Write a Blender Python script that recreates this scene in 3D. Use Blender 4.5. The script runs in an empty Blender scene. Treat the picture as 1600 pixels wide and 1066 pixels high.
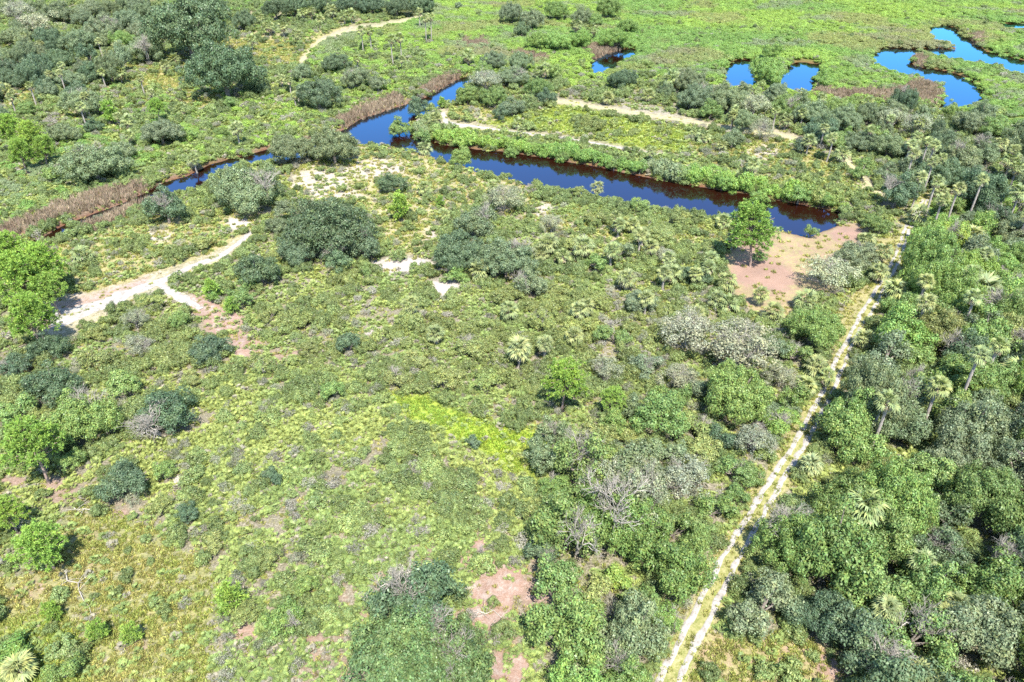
import bpy, math, random
import numpy as np

# ----------------------------------------------------------------------------- camera, sky, sun, exposure
CAM_H, PITCH, F = 55.0, math.radians(33.0), 1130.0      # F in pixels of the 1600 px wide photograph
CP, SP = math.cos(PITCH), math.sin(PITCH)
scene = bpy.context.scene
C = scene.collection
cam_d = bpy.data.cameras.new("camera"); cam = bpy.data.objects.new("camera", cam_d); C.objects.link(cam)
cam.location = (0, 0, CAM_H); cam.rotation_euler = (math.pi/2 - PITCH, 0, 0)
cam_d.sensor_width = 36.0; cam_d.lens = 36.0*F/1600.0; cam_d.clip_start = 0.5; cam_d.clip_end = 20000
scene.camera = cam

SUN_EL = math.radians(58.0); SUN_DIR = (0.22, -0.975)     # horizontal direction towards the sun (behind the camera)
world = bpy.data.worlds.new("World"); scene.world = world; world.use_nodes = True
wn = world.node_tree.nodes; wl = world.node_tree.links
sky = wn.new("ShaderNodeTexSky"); sky.sky_type = 'NISHITA'; sky.sun_disc = False
sky.sun_elevation = SUN_EL; sky.sun_rotation = math.atan2(SUN_DIR[0], SUN_DIR[1])
sky.air_density = 1.0; sky.dust_density = 0.0; sky.ozone_density = 1.5
wl.new(sky.outputs[0], wn["Background"].inputs[0]); wn["Background"].inputs[1].default_value = 0.15
sun_d = bpy.data.lights.new("sun", 'SUN'); sun = bpy.data.objects.new("sun", sun_d); C.objects.link(sun)
sun_d.energy = 5.0; sun_d.angle = math.radians(0.5); sun_d.color = (1.0, 0.955, 0.89)
import mathutils
sv = mathutils.Vector((SUN_DIR[0]*math.cos(SUN_EL), SUN_DIR[1]*math.cos(SUN_EL), math.sin(SUN_EL)))
sun.rotation_euler = sv.to_track_quat('Z', 'Y').to_euler(); sun.location = (30, -60, 120)
vs = scene.view_settings
vs.view_transform = 'Standard'; vs.look = 'None'; vs.exposure = 1.62; vs.gamma = 1.0; vs.use_curve_mapping = False
cy = scene.cycles
cy.max_bounces = 5; cy.diffuse_bounces = 3; cy.glossy_bounces = 2; cy.transmission_bounces = 3; cy.transparent_max_bounces = 4
cy.caustics_reflective = False; cy.caustics_refractive = False; cy.use_denoising = False

rng = np.random.default_rng(7); random.seed(7)

# ----------------------------------------------------------------------------- pixels <-> ground
def G(x, y, z=0.0):
    """photo pixel -> point on the level z"""
    a, b = (x-800)/F, (y-533)/F
    dx, dy, dz = a, CP - b*SP, -SP - b*CP
    t = (z-CAM_H)/dz
    return np.array((dx*t, dy*t, z))
def PX(X, Y, Z=0.0):
    d = Y*CP - (Z-CAM_H)*SP
    u = Y*SP + (Z-CAM_H)*CP
    d = np.maximum(d, 1.0)
    return 800 + F*X/d, 533 - F*u/d, F/d          # x, y, pixels per metre

# ----------------------------------------------------------------------------- noise
_T = rng.random((256, 256))
def vnoise(x, y):
    xi = np.floor(x).astype(int); yi = np.floor(y).astype(int); fx = x-xi; fy = y-yi
    fx = fx*fx*(3-2*fx); fy = fy*fy*(3-2*fy)
    g = lambda i, j: _T[i & 255, j & 255]
    return (g(xi, yi)*(1-fx)+g(xi+1, yi)*fx)*(1-fy) + (g(xi, yi+1)*(1-fx)+g(xi+1, yi+1)*fx)*fy
def fbm(x, y, s, o=3, seed=0):
    v = 0; a = 0.5; t = 0; x = np.asarray(x, float)/s + seed*17.3; y = np.asarray(y, float)/s + seed*9.7
    for i in range(o):
        v = v + a*vnoise(x, y); t += a; a *= .5; x = x*2.03+11.1; y = y*2.03+5.7
    return v/t

# ----------------------------------------------------------------------------- what grows where: maps on the photo's pixels
RX0, RX1, RY0, RY1, RS = -320, 1920, -120, 1240, 2
NX, NY = (RX1-RX0)//RS, (RY1-RY0)//RS
gx = RX0 + RS*(np.arange(NX)+.5); gy = RY0 + RS*(np.arange(NY)+.5)
LAY = {}
def lay(n, v=0.0):
    LAY[n] = np.full((NY, NX), v, np.float32)
def box1(a, r, ax):
    if r < 1: return a
    a = np.moveaxis(a, ax, 0); n = a.shape[0]
    p = np.concatenate([np.repeat(a[:1], r+1, 0), a, np.repeat(a[-1:], r, 0)], 0)
    c = np.cumsum(p, 0, dtype=np.float64)
    return np.moveaxis(((c[2*r+1:2*r+1+n]-c[:n])/(2*r+1)).astype(np.float32), 0, ax)
def blur(a, r):
    for k in range(2): a = box1(box1(a, r, 0), r, 1)
    return a
def mask_poly(p):
    p = np.array(p, float); m = np.zeros((NY, NX), bool)
    X, Y = np.meshgrid(gx, gy); n = len(p)
    for i in range(n):
        x0, y0 = p[i]; x1, y1 = p[(i+1) % n]
        if y0 == y1: continue
        cnd = (Y > min(y0, y1)) & (Y <= max(y0, y1))
        m ^= cnd & (X < (x1-x0)*(Y-y0)/(y1-y0)+x0)
    return m.astype(np.float32)
def mask_blob(cx, cyy, rx, ry):
    X, Y = np.meshgrid(gx, gy)
    return (((X-cx)/rx)**2+((Y-cyy)/ry)**2 < 1).astype(np.float32)
def mask_stroke(pts, w):
    X, Y = np.meshgrid(gx, gy); m = np.zeros((NY, NX), np.float32)
    for i in range(len(pts)-1):
        (x0, y0), (x1, y1) = pts[i][:2], pts[i+1][:2]
        w0 = pts[i][2] if len(pts[i]) > 2 else w; w1 = pts[i+1][2] if len(pts[i+1]) > 2 else w
        t = np.clip(((X-x0)*(x1-x0)+(Y-y0)*(y1-y0))/((x1-x0)**2+(y1-y0)**2+1e-6), 0, 1)
        d = np.hypot(X-x0-t*(x1-x0), Y-y0-t*(y1-y0))
        m = np.maximum(m, (d < (w0+(w1-w0)*t)/2).astype(np.float32))
    return m
def setl(m, b=4, **kw):
    """mix the named layers towards the given values inside mask m, edges softened by b pixels"""
    m = blur(m, max(0, int(b/RS)))
    for k, v in kw.items():
        LAY[k] = LAY[k]*(1-m) + v*m
ALL = "bank pal shr gry man gra lush reed bare sand straw tan green water mud olive".split()
for n in ALL: lay(n)
for n, v in dict(pal=.35, shr=.4, gry=.12, gra=.15, green=.35, straw=.15).items(): LAY[n] += v
P_ = mask_poly
# mangrove flats along the top and right
setl(P_([(-400, -200), (2000, -200), (2000, 330), (1600, 215), (1480, 168), (1380, 160), (1262, 155), (1150, 140), (1060, 125), (900, 130), (760, 118), (735, 110), (560, 100), (470, 100), (500, 60), (560, 42), (640, 20), (500, 0), (400, 8), (240, 10), (100, 0), (-320, 0)]), 8,
     man=1, pal=.06, shr=.05, gry=.04, gra=0, green=.9, straw=0)
# left, beyond the creek: woods with tan openings
setl(P_([(-400, 10), (240, 12), (500, 0), (640, 22), (560, 42), (500, 62), (470, 105), (330, 180), (150, 195), (-400, 300)]), 8, man=.06, pal=.3, shr=.45, gry=.2, green=.3, tan=.45, gra=.4)
setl(P_([(-400, 270), (60, 215), (160, 185), (330, 165), (440, 120), (560, 60), (740, 100), (720, 118), (640, 140), (540, 175), (420, 225), (300, 262), (180, 290), (0, 352), (-400, 420)]), 6, man=.3, pal=.75, shr=.3, gry=.06, green=.6, tan=.1, gra=.1)
for p in ([(330, 60), (400, 52), (470, 62), (520, 42), (560, 44), (500, 66), (470, 100), (410, 100), (340, 78)],
          [(195, 130), (255, 108), (300, 112), (290, 135), (240, 150), (190, 152)], [(275, 150), (345, 152), (345, 168), (280, 168)],
          [(0, 155), (70, 140), (80, 160), (20, 175)], [(180, 100), (260, 92), (262, 104), (190, 112)]):
    setl(P_(p), 4, pal=.08, shr=.08, gry=.03, man=0, tan=1, green=.1, gra=.6)
# strip between the creek and the near sandy ground
setl(P_([(0, 380), (110, 372), (250, 330), (420, 335), (390, 366), (300, 418), (200, 452), (90, 478), (70, 400), (0, 380)]), 5, pal=.2, shr=.3, tan=.8, green=.2, gra=.4, olive=.4, sand=.2)
# dry open ground south of the canal
setl(P_([(440, 300), (480, 250), (560, 225), (700, 245), (830, 285), (960, 310), (1130, 345), (1150, 380), (1000, 380), (850, 360), (760, 300), (700, 345), (640, 400), (600, 380), (580, 330)]), 5, pal=.13, shr=.09, gry=.10, tan=.85, green=.1, gra=.5, sand=.33)
setl(P_([(830, 290), (980, 312), (1130, 340), (1180, 350), (1130, 372), (980, 365), (850, 340)]), 5, pal=.45, shr=.5, tan=.3, green=.6)
# mid scrub
setl(P_([(400, 440), (560, 425), (720, 462), (900, 440), (1070, 470), (1160, 520), (1000, 620), (880, 660), (760, 640), (600, 610), (430, 560)]), 8, pal=.55, shr=.62, gry=.16, olive=.7, tan=.25, green=.3)
setl(P_([(1000, 450), (1230, 470), (1250, 560), (1180, 600), (1050, 570), (960, 520)]), 8, gry=.5, shr=.45, pal=.2)
# central palmetto carpet
setl(P_([(140, 770), (250, 680), (330, 600), (420, 560), (600, 640), (700, 690), (800, 745), (840, 830), (720, 850), (700, 900), (500, 920), (400, 1240), (360, 1240), (350, 1000), (335, 900), (260, 850), (210, 805)]), 8, pal=1, shr=.16, gry=.22, tan=.2, straw=.15, green=.25)
setl(P_([(500, 860), (720, 850), (850, 850), (850, 1000), (860, 1240), (480, 1240), (420, 1000)]), 8, pal=.85, shr=.1, gry=.12, straw=.35, green=.2)
for bx, by, br in ((470, 610, 45), (405, 566, 38), (540, 610, 30), (700, 760, 50), (640, 720, 40), (730, 800, 45), (600, 560, 40), (560, 800, 30), (440, 870, 45), (300, 850, 40), (390, 900, 50), (470, 960, 50)):
    setl(mask_blob(bx, by, br, br*.6), 10, shr=.8, pal=.3, gry=.25)
# left mid scrub
setl(P_([(100, 520), (230, 470), (310, 500), (400, 560), (330, 600), (250, 690), (140, 770), (-400, 800), (-400, 520)]), 8, shr=.75, pal=.4, gry=.25, olive=.5, green=.3, tan=.15)
# grass field lower left
setl(P_([(95, 806), (206, 804), (255, 840), (330, 892), (335, 957), (318, 992), (400, 1240), (-400, 1240), (-400, 892), (60, 900), (90, 860)]), 6, gra=1, pal=.06, shr=.05, gry=.03, tan=.5, green=.55, straw=.1)
setl(P_([(-400, 930), (60, 960), (140, 1000), (170, 1240), (-400, 1240)]), 12, lush=.45, shr=.2)
setl(P_([(95, 810), (160, 810), (180, 850), (150, 920), (80, 930), (85, 880)]), 12, straw=.35)
# bright grass swale
setl(P_([(590, 608), (641, 610), (692, 624), (732, 647), (783, 666), (827, 666), (876, 684), (888, 712), (866, 752), (825, 742), (785, 728), (750, 708), (710, 690), (665, 670), (625, 643)]), 10, lush=1, pal=.04, shr=.03, gry=0, gra=.0, green=.6, tan=.2)
setl(P_([(800, 700), (870, 695), (880, 715), (862, 745), (820, 735)]), 6, lush=.35, gra=.9, tan=.6)
# far bank of the canal: low bright growth, meadow
setl(P_([(640, 185), (690, 195), (740, 200), (835, 212), (935, 228), (1040, 245), (1160, 262), (1290, 300), (1310, 325), (1200, 305), (1060, 284), (935, 258), (790, 235), (700, 224), (640, 205)]), 4, pal=.85, shr=.35, man=.12, green=.6, gry=.05)
setl(P_([(740, 192), (800, 182), (881, 163), (1075, 202), (1080, 240), (985, 232), (867, 206), (790, 199)]), 3, gra=.6, lush=.6, pal=.16, shr=.04, gry=0, man=0, olive=.6, tan=.3, green=.5)
setl(mask_blob(960, 195, 70, 14), 6, shr=.6)
setl(P_([(1075, 200), (1210, 205), (1265, 218), (1315, 232), (1385, 312), (1330, 305), (1240, 275), (1090, 245)]), 5, tan=.9, pal=.2, shr=.14, gra=.6, green=.2, man=0)
setl(P_([(700, 165), (780, 172), (835, 175), (820, 186), (720, 190), (695, 185)]), 4, tan=.9, pal=.1, shr=.12, gra=.4)
# right woods floor
setl(P_([(1440, 340), (1600, 250), (2000, 250), (2000, 1240), (1100, 1240), (1130, 1000), (1180, 870), (1260, 730), (1330, 570), (1390, 470), (1420, 390)]), 5, shr=.55, pal=.25, gry=.2, straw=.2, man=.0, green=.4)
setl(P_([(1260, 730), (1330, 690), (1450, 700), (1460, 770), (1340, 770), (1250, 790)]), 8, shr=.8, pal=.75, gry=.1, olive=1)
setl(P_([(1440, 330), (1600, 300), (1600, 480), (1500, 440), (1430, 400)]), 8, man=.8, shr=.2)
setl(P_([(1095, 1000), (1200, 985), (1280, 1005), (1330, 1040), (1330, 1240), (1060, 1240)]), 5, gra=.8, shr=.06, pal=.08, tan=.9, straw=.4, gry=0)
# the clearing by the pine and the mown verge
CLEAR = [(1132, 398), (1150, 378), (1200, 363), (1245, 360), (1290, 357), (1330, 347), (1362, 358), (1352, 378), (1330, 392), (1312, 420), (1290, 452), (1262, 478), (1215, 500), (1175, 488), (1146, 462), (1132, 428)]
setl(P_(CLEAR), 2, pal=0, shr=0, gry=0, gra=.15, tan=.85, straw=.5, green=0, bare=.8, man=0, lush=.1)
for c_ in ((1185, 425, 38, 20), (1325, 366, 28, 9), (1180, 385, 25, 8), (1215, 440, 24, 16)): setl(mask_blob(*c_), 6, straw=1, tan=.1, bare=1)
setl(P_([(1352, 378), (1418, 362), (1408, 400), (1385, 445), (1340, 510), (1310, 535), (1300, 500), (1330, 470), (1370, 420), (1365, 395)]), 3, pal=0, shr=0, gry=0, tan=.75, green=.45, gra=.5, bare=.4)
# sand and bare patches
for cx, cyy, rx, ry, v in ((700, 449, 30, 13, 1), (628, 416, 50, 12, .8), (675, 368, 9, 6, 1), (582, 516, 18, 9, .7), (585, 264, 54, 16, .58), (502, 284, 44, 22, .58), (530, 304, 38, 13, .55), (370, 350, 18, 10, .9), (250, 370, 28, 6, .7), (320, 617, 18, 5, .9), (484, 676, 11, 5, .9), (285, 747, 14, 10, 1), (842, 328, 22, 14, .55),
                           (60, 268, 30, 8, .6), (25, 262, 14, 8, .7), (440, 160, 22, 8, .5), (330, 66, 20, 5, .5), (1195, 238, 30, 12, .5), (745, 185, 20, 6, .5), (655, 190, 12, 8, .7), (990, 165, 30, 5, .5), (30, 158, 25, 6, .5), (1030, 175, 50, 6, .5), (1345, 285, 20, 14, .4), (812, 575, 11, 4, .8), (170, 142, 20, 5, .6), (320, 530, 12, 8, .5), (690, 420, 22, 8, .5), (600, 680, 8, 4, .5)):
    setl(mask_blob(cx, cyy, rx, ry), 4, sand=min(1, v*1.15), bare=min(1, v*1.1), pal=.4*(1-v), shr=.1)
for cx, cyy, rx, ry, v in ((775, 915, 48, 32, 1), (745, 870, 20, 24, .9), (800, 1045, 40, 30, .9), (765, 960, 30, 20, .9), (840, 930, 25, 25, .7), (690, 1010, 12, 22, .7), (1305, 1048, 26, 20, .9), (350, 505, 36, 24, .95), (380, 540, 26, 20, .95), (310, 480, 34, 16, .95), (205, 1000, 30, 16, .6), (380, 995, 30, 22, .7), (490, 1010, 14, 30, .6), (100, 770, 40, 20, .6), (195, 795, 16, 8, .9), (20, 755, 24, 12, .7), (140, 965, 20, 14, .5), (450, 555, 30, 12, .6), (40, 925, 40, 14, .5), (845, 665, 10, 14, .7), (880, 668, 12, 8, .7), (600, 900, 10, 14, .6), (575, 965, 8, 20, .6), (920, 745, 14, 8, .5), (1420, 720, 20, 10, .5), (100, 480, 26, 10, .8)):
    setl(mask_blob(cx, cyy, rx, ry), 6, straw=v, sand=.35*v, bare=.75*v, pal=.25, shr=.05)
# bushes lining the far bank of the canal
setl(mask_stroke([(650, 206, 7), (746, 228, 8), (867, 242, 9), (982, 264, 10), (1070, 280, 11), (1161, 293, 12), (1229, 306, 13), (1312, 322, 13)], 8), 2, man=1.6, pal=.5, bank=1)
# reeds along the water
REEDS = ([(-300, 470), (0, 360), (60, 333), (130, 305), (190, 290), (232, 284), (226, 300), (150, 326), (80, 346), (20, 374), (-300, 485)], [(125, 352), (180, 328), (228, 308), (236, 324), (180, 346), (140, 362)],
         [(522, 194), (540, 180), (580, 160), (625, 147), (632, 160), (590, 176), (560, 186), (540, 200)], [(658, 142), (680, 122), (718, 115), (722, 125), (690, 138), (668, 146)],
         [(1262, 133), (1300, 140), (1380, 141), (1380, 153), (1300, 153), (1265, 144)], [(1380, 144), (1425, 128), (1440, 122), (1462, 132), (1474, 148), (1462, 162), (1430, 160), (1380, 157)],
         [(1430, 88), (1446, 88), (1450, 102), (1432, 100)], [(1455, 76), (1520, 81), (1520, 91), (1460, 88)], [(715, 62), (760, 62), (765, 75), (715, 72)], [(905, 75), (965, 68), (970, 84), (925, 92)], [(800, 78), (860, 90), (855, 98), (805, 88)], [(1515, 55), (1540, 52), (1536, 66), (1518, 66)])
for p in REEDS: setl(P_(p), 3, reed=1, pal=0, shr=0, man=0, gry=0, mud=.6, green=0)
# water
WATER = ([(535, 202), (560, 186), (600, 172), (640, 160), (668, 150), (690, 136), (715, 122), (738, 117), (737, 129), (718, 141), (712, 154), (690, 162), (660, 176), (636, 192), (640, 205), (612, 214), (600, 224), (560, 224), (545, 214)],
         [(605, 205), (640, 209), (700, 225), (746, 232), (787, 235), (867, 247), (935, 259), (982, 269), (1070, 286), (1161, 299), (1229, 313), (1312, 329), (1308, 347), (1264, 366), (1219, 357), (1151, 346), (1070, 329), (1002, 319), (965, 311), (895, 300), (817, 283), (739, 262), (690, 247), (640, 232), (600, 224)],
         [(1134, 103), (1150, 93), (1184, 92), (1182, 120), (1176, 136), (1138, 136)], [(1216, 124), (1232, 102), (1250, 95), (1284, 100), (1282, 114), (1272, 124), (1274, 142), (1236, 142), (1218, 136)],
         [(1360, 86), (1378, 75), (1420, 73), (1446, 79), (1424, 88), (1426, 102), (1450, 104), (1490, 112), (1522, 125), (1536, 142), (1532, 160), (1500, 171), (1468, 168), (1480, 150), (1468, 132), (1432, 118), (1398, 112), (1372, 102)],
         [(1440, 73), (1530, 78), (1560, 83), (1600, 93), (1900, 140), (1900, 168), (1600, 118), (1560, 104), (1520, 97), (1440, 84)], [(1446, 44), (1475, 36), (1494, 44), (1514, 60), (1540, 78), (1524, 84), (1490, 68), (1460, 62)], [(1563, 36), (1620, 36), (1620, 45), (1566, 43)], [(922, 94), (950, 82), (990, 74), (1000, 82), (970, 98), (946, 114), (924, 112)], [(190, 0), (206, -2), (204, 5), (192, 7)])
WL = mask_stroke([(-60, 420, 15), (20, 394, 14), (60, 376, 13), (110, 350, 11), (170, 328, 9), (225, 305, 10), (262, 290, 18), (300, 284, 26), (330, 264, 20), (370, 250, 14), (410, 242, 17), (450, 235, 20), (500, 225, 22), (555, 208, 24)], 16)
for p in WATER: WL = np.maximum(WL, P_(p))
LAY['water'] = blur(WL, 1)
near_w = blur(WL, 2)
LAY['mud'] = np.maximum(LAY['mud'], np.clip(near_w*2.2, 0, 1))
for k in ('pal', 'shr', 'gry', 'man', 'gra', 'lush'): LAY[k] *= np.clip(1-2.2*blur(WL, 1), 0, 1)
LAY['reed'] *= np.clip(1-1.5*LAY['water'], 0, 1)
# tracks and paths: (x, y) centre lines in the photo, built as sheets further down
TRK_L = [(1010, 1110), (1030, 1066), (1060, 1005), (1094, 940), (1132, 865), (1160, 822), (1197, 760), (1236, 702), (1266, 647), (1291, 602), (1309, 556), (1322, 536), (1331, 517), (1347, 488), (1366, 458), (1380, 436), (1393, 412), (1404, 386), (1412, 362), (1420, 348), (1432, 330), (1442, 312)]
TRK_R = [(1044, 1110), (1064, 1058), (1090, 1000), (1122, 937), (1153, 875), (1184, 819), (1224, 748), (1256, 698), (1279, 655), (1309, 596), (1326, 552), (1338, 526), (1352, 502), (1369, 476), (1380, 456), (1392, 433), (1405, 406), (1414, 382), (1421, 360), (1429, 346), (1440, 328), (1450, 311)]
SAND = [(392, 362, 7), (380, 375, 9), (344, 401, 12), (297, 418, 11), (256, 438, 16), (202, 459, 24), (150, 478, 32), (104, 494, 42), (78, 500, 44)]
SAND2 = [(246, 442, 10), (268, 457, 13), (290, 470, 13), (316, 483, 7)]
THIN = [(692, 176, 8), (697, 190, 8), (715, 195, 7), (739, 197, 5), (783, 203, 3.6), (834, 210, 3.4), (884, 216, 3.4), (935, 225, 3.4), (1002, 237, 3), (1040, 243, 3)]
FAR = [(832, 154, 6), (884, 160, 6), (969, 173, 6), (1070, 188, 6), (1127, 199, 6), (1205, 208, 7), (1262, 220, 6), (1313, 240, 6), (1350, 280, 5), (1378, 308, 5)]
FAR2 = [(470, 97, 5), (484, 80, 5), (500, 64, 5), (540, 48, 7), (600, 40, 6), (660, 26, 5)]
for s, w in ((TRK_L, 14), (TRK_R, 14)):
    # narrower with distance, as the ruts are
    pts = [(x, y, max(4, (y+201)*.839/55*.75)) for x, y in s]
    setl(mask_stroke(pts, 6), 1, bare=.93, pal=0, shr=0, gry=0, gra=0, man=0)
MID = [((a[0]+b[0])/2, (a[1]+b[1])/2, (a[1]+201)*.839/55*3.6) for a, b in zip(TRK_L, TRK_R)]
setl(mask_stroke(MID, 6), 2, pal=0, shr=0, gry=0, man=0, tan=.7, green=.35, gra=.45, lush=.05)
for s, c_ in ((SAND, .9), (SAND2, .9), (THIN, .8), (FAR, .8), (FAR2, .7)):
    setl(mask_stroke([(x, y, w*1.5+2) for x, y, w in s], 6), 1, bare=1, sand=.4, pal=0, shr=0, gry=0, gra=.1, man=0, tan=.6)
setl(mask_stroke([(74, 505, 20), (110, 480, 20), (160, 462, 16), (230, 440, 12)], 10), 4, straw=.8, bare=.5)

def L(name, X, Y, warp=.9):
    wx = (fbm(X, Y, 3.0, 3, 1)-.5)*2*warp; wy = (fbm(X, Y, 3.0, 3, 2)-.5)*3*warp
    x, y, _ = PX(X+wx, Y+wy)
    i = np.clip(((x-RX0)/RS-.5), 0, NX-1.001); j = np.clip(((y-RY0)/RS-.5), 0, NY-1.001)
    i0 = i.astype(int); j0 = j.astype(int); fi = i-i0; fj = j-j0; A = LAY[name]
    return (A[j0, i0]*(1-fi)+A[j0, i0+1]*fi)*(1-fj)+(A[j0+1, i0]*(1-fi)+A[j0+1, i0+1]*fi)*fj
WATER_Z = -0.6
def ZG(X, Y):
    X = np.asarray(X, float); Y = np.asarray(Y, float)
    w = L('water', X, Y, .35)
    return .30*(fbm(X, Y, 26, 2, 4)-.5) - 1.45*np.clip(w*1.35, 0, 1)
def zg(x, y): return float(ZG(np.array([x]), np.array([y]))[0])

# ----------------------------------------------------------------------------- materials
def nt(name):
    m = bpy.data.materials.new(name); m.use_nodes = True; t = m.node_tree
    for n in list(t.nodes): t.nodes.remove(n)
    return m, t, t.nodes.new("ShaderNodeOutputMaterial")
def N(t, k, **kw):
    n = t.nodes.new(k)
    for a, v in kw.items():
        if a.startswith('i_'): n.inputs[a[2:].replace('_', ' ')].default_value = v
        else: setattr(n, a, v)
    return n
def mixc(t, fac, a, b, mode='MIX'):
    n = t.nodes.new("ShaderNodeMix"); n.data_type = 'RGBA'; n.blend_type = mode
    for i, v in ((0, fac), (6, a), (7, b)):
        if hasattr(v, 'links'): t.links.new(v, n.inputs[i])
        elif i == 0: n.inputs[i].default_value = v
        else: n.inputs[i].default_value = (*v[:3], 1)
    return n.outputs[2]
def mathn(t, op, a, b=None, clamp=False):
    n = t.nodes.new("ShaderNodeMath"); n.operation = op; n.use_clamp = clamp
    for i, v in ((0, a), (1, b)):
        if v is None: continue
        if hasattr(v, 'links'): t.links.new(v, n.inputs[i])
        else: n.inputs[i].default_value = v
    return n.outputs[0]
def ramp(t, src, stops):
    n = t.nodes.new("ShaderNodeValToRGB"); e = n.color_ramp.elements
    while len(e) < len(stops): e.new(.5)
    for k, (p, c) in enumerate(stops): e[k].position = p; e[k].color = (*c, 1)
    t.links.new(src, n.inputs[0]); return n.outputs[0]
def noise(t, scale, detail=3, rough=.6, coord=None):
    n = t.nodes.new("ShaderNodeTexNoise"); n.inputs['Scale'].default_value = scale; n.inputs['Detail'].default_value = detail; n.inputs['Roughness'].default_value = rough
    if coord is not None: t.links.new(coord, n.inputs['Vector'])
    return n

def leaf_mat(name, inst=False, var=.32, trans=.28, gloss=.10, hue=.03):
    """leaves: colour of the plant (per object or per instance), each leaf a little different"""
    m, t, out = nt(name)
    if inst:
        a = N(t, "ShaderNodeAttribute", attribute_type='INSTANCER', attribute_name='col'); col = a.outputs['Color']
    else:
        col = N(t, "ShaderNodeObjectInfo").outputs['Color']
    geo = N(t, "ShaderNodeNewGeometry")
    isl = geo.outputs['Random Per Island']
    hs = N(t, "ShaderNodeHueSaturation"); t.links.new(col, hs.inputs['Color'])
    t.links.new(mathn(t, 'ADD', mathn(t, 'MULTIPLY', isl, 2*hue), .5-hue), hs.inputs['Hue'])
    t.links.new(mathn(t, 'ADD', mathn(t, 'MULTIPLY', mathn(t, 'FRACT', mathn(t, 'MULTIPLY', isl, 17.3)), 2*var), 1-var), hs.inputs['Value'])
    hs.inputs['Saturation'].default_value = 1.0
    tco = N(t, "ShaderNodeTexCoord"); nz = noise(t, 1.1, 2, .6, tco.outputs['Object'])
    lc = mixc(t, 1.0, hs.outputs[0], ramp(t, nz.outputs[0], [(.3, (.7, .76, .8)), (.5, (.97, .98, 1)), (.7, (1.2, 1.14, .95))]), 'MULTIPLY')
    d = N(t, "ShaderNodeBsdfDiffuse"); t.links.new(lc, d.inputs[0])
    tr = N(t, "ShaderNodeBsdfTranslucent"); t.links.new(mixc(t, 1.0, lc, (1.1, 1.15, .55), 'MULTIPLY'), tr.inputs[0])
    g = N(t, "ShaderNodeBsdfGlossy"); g.inputs['Roughness'].default_value = .42; g.inputs['Color'].default_value = (.8, .85, .8, 1)
    m1 = N(t, "ShaderNodeMixShader"); m1.inputs[0].default_value = trans; t.links.new(d.outputs[0], m1.inputs[1]); t.links.new(tr.outputs[0], m1.inputs[2])
    fr = N(t, "ShaderNodeLayerWeight"); fr.inputs[0].default_value = .25
    m2 = N(t, "ShaderNodeMixShader"); t.links.new(mathn(t, 'ADD', mathn(t, 'MULTIPLY', fr.outputs['Fresnel'], .05), gloss*.15), m2.inputs[0])
    t.links.new(m1.outputs[0], m2.inputs[1]); t.links.new(g.outputs[0], m2.inputs[2])
    t.links.new(m2.outputs[0], out.inputs[0]); return m
M = {}
M['leaf'] = leaf_mat('leaves')
M['leaf_i'] = leaf_mat('leaves_spread', True)
M['frond'] = leaf_mat('palm_fronds', False, .28, .25, .05, .02)
M['frond_i'] = leaf_mat('palm_fronds_spread', True, .22, .28, .05, .02)
M['blade_i'] = leaf_mat('grass_blades', True, .3, .3, .04, .03)
M['needle'] = leaf_mat('pine_needles', False, .4, .25, .06, .02)
def bark_mat(name, a, b, scale):
    m, t, out = nt(name)
    p = N(t, "ShaderNodeBsdfPrincipled"); p.inputs['Roughness'].default_value = .9
    tc = N(t, "ShaderNodeTexCoord"); n = noise(t, scale, 4, .65, tc.outputs['Object'])
    c = ramp(t, n.outputs[0], [(.3, a), (.7, b)]); t.links.new(c, p.inputs['Base Color'])
    bm_ = N(t, "ShaderNodeBump"); bm_.inputs['Strength'].default_value = .5; bm_.inputs['Distance'].default_value = .03
    t.links.new(n.outputs[0], bm_.inputs['Height']); t.links.new(bm_.outputs[0], p.inputs['Normal']); t.links.new(p.outputs[0], out.inputs[0]); return m
M['bark'] = bark_mat('oak_bark', (.07, .055, .042), (.2, .17, .14), 6)
M['grey'] = bark_mat('dead_wood', (.17, .15, .12), (.37, .34, .29), 5)
M['pbark'] = bark_mat('palm_bark', (.13, .11, .09), (.33, .3, .26), 8)
M['pine_bark'] = bark_mat('pine_bark', (.12, .075, .055), (.3, .23, .19), 5)
M['skirt'] = leaf_mat('dead_fronds', False, .35, .15, .05, .01)

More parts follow.
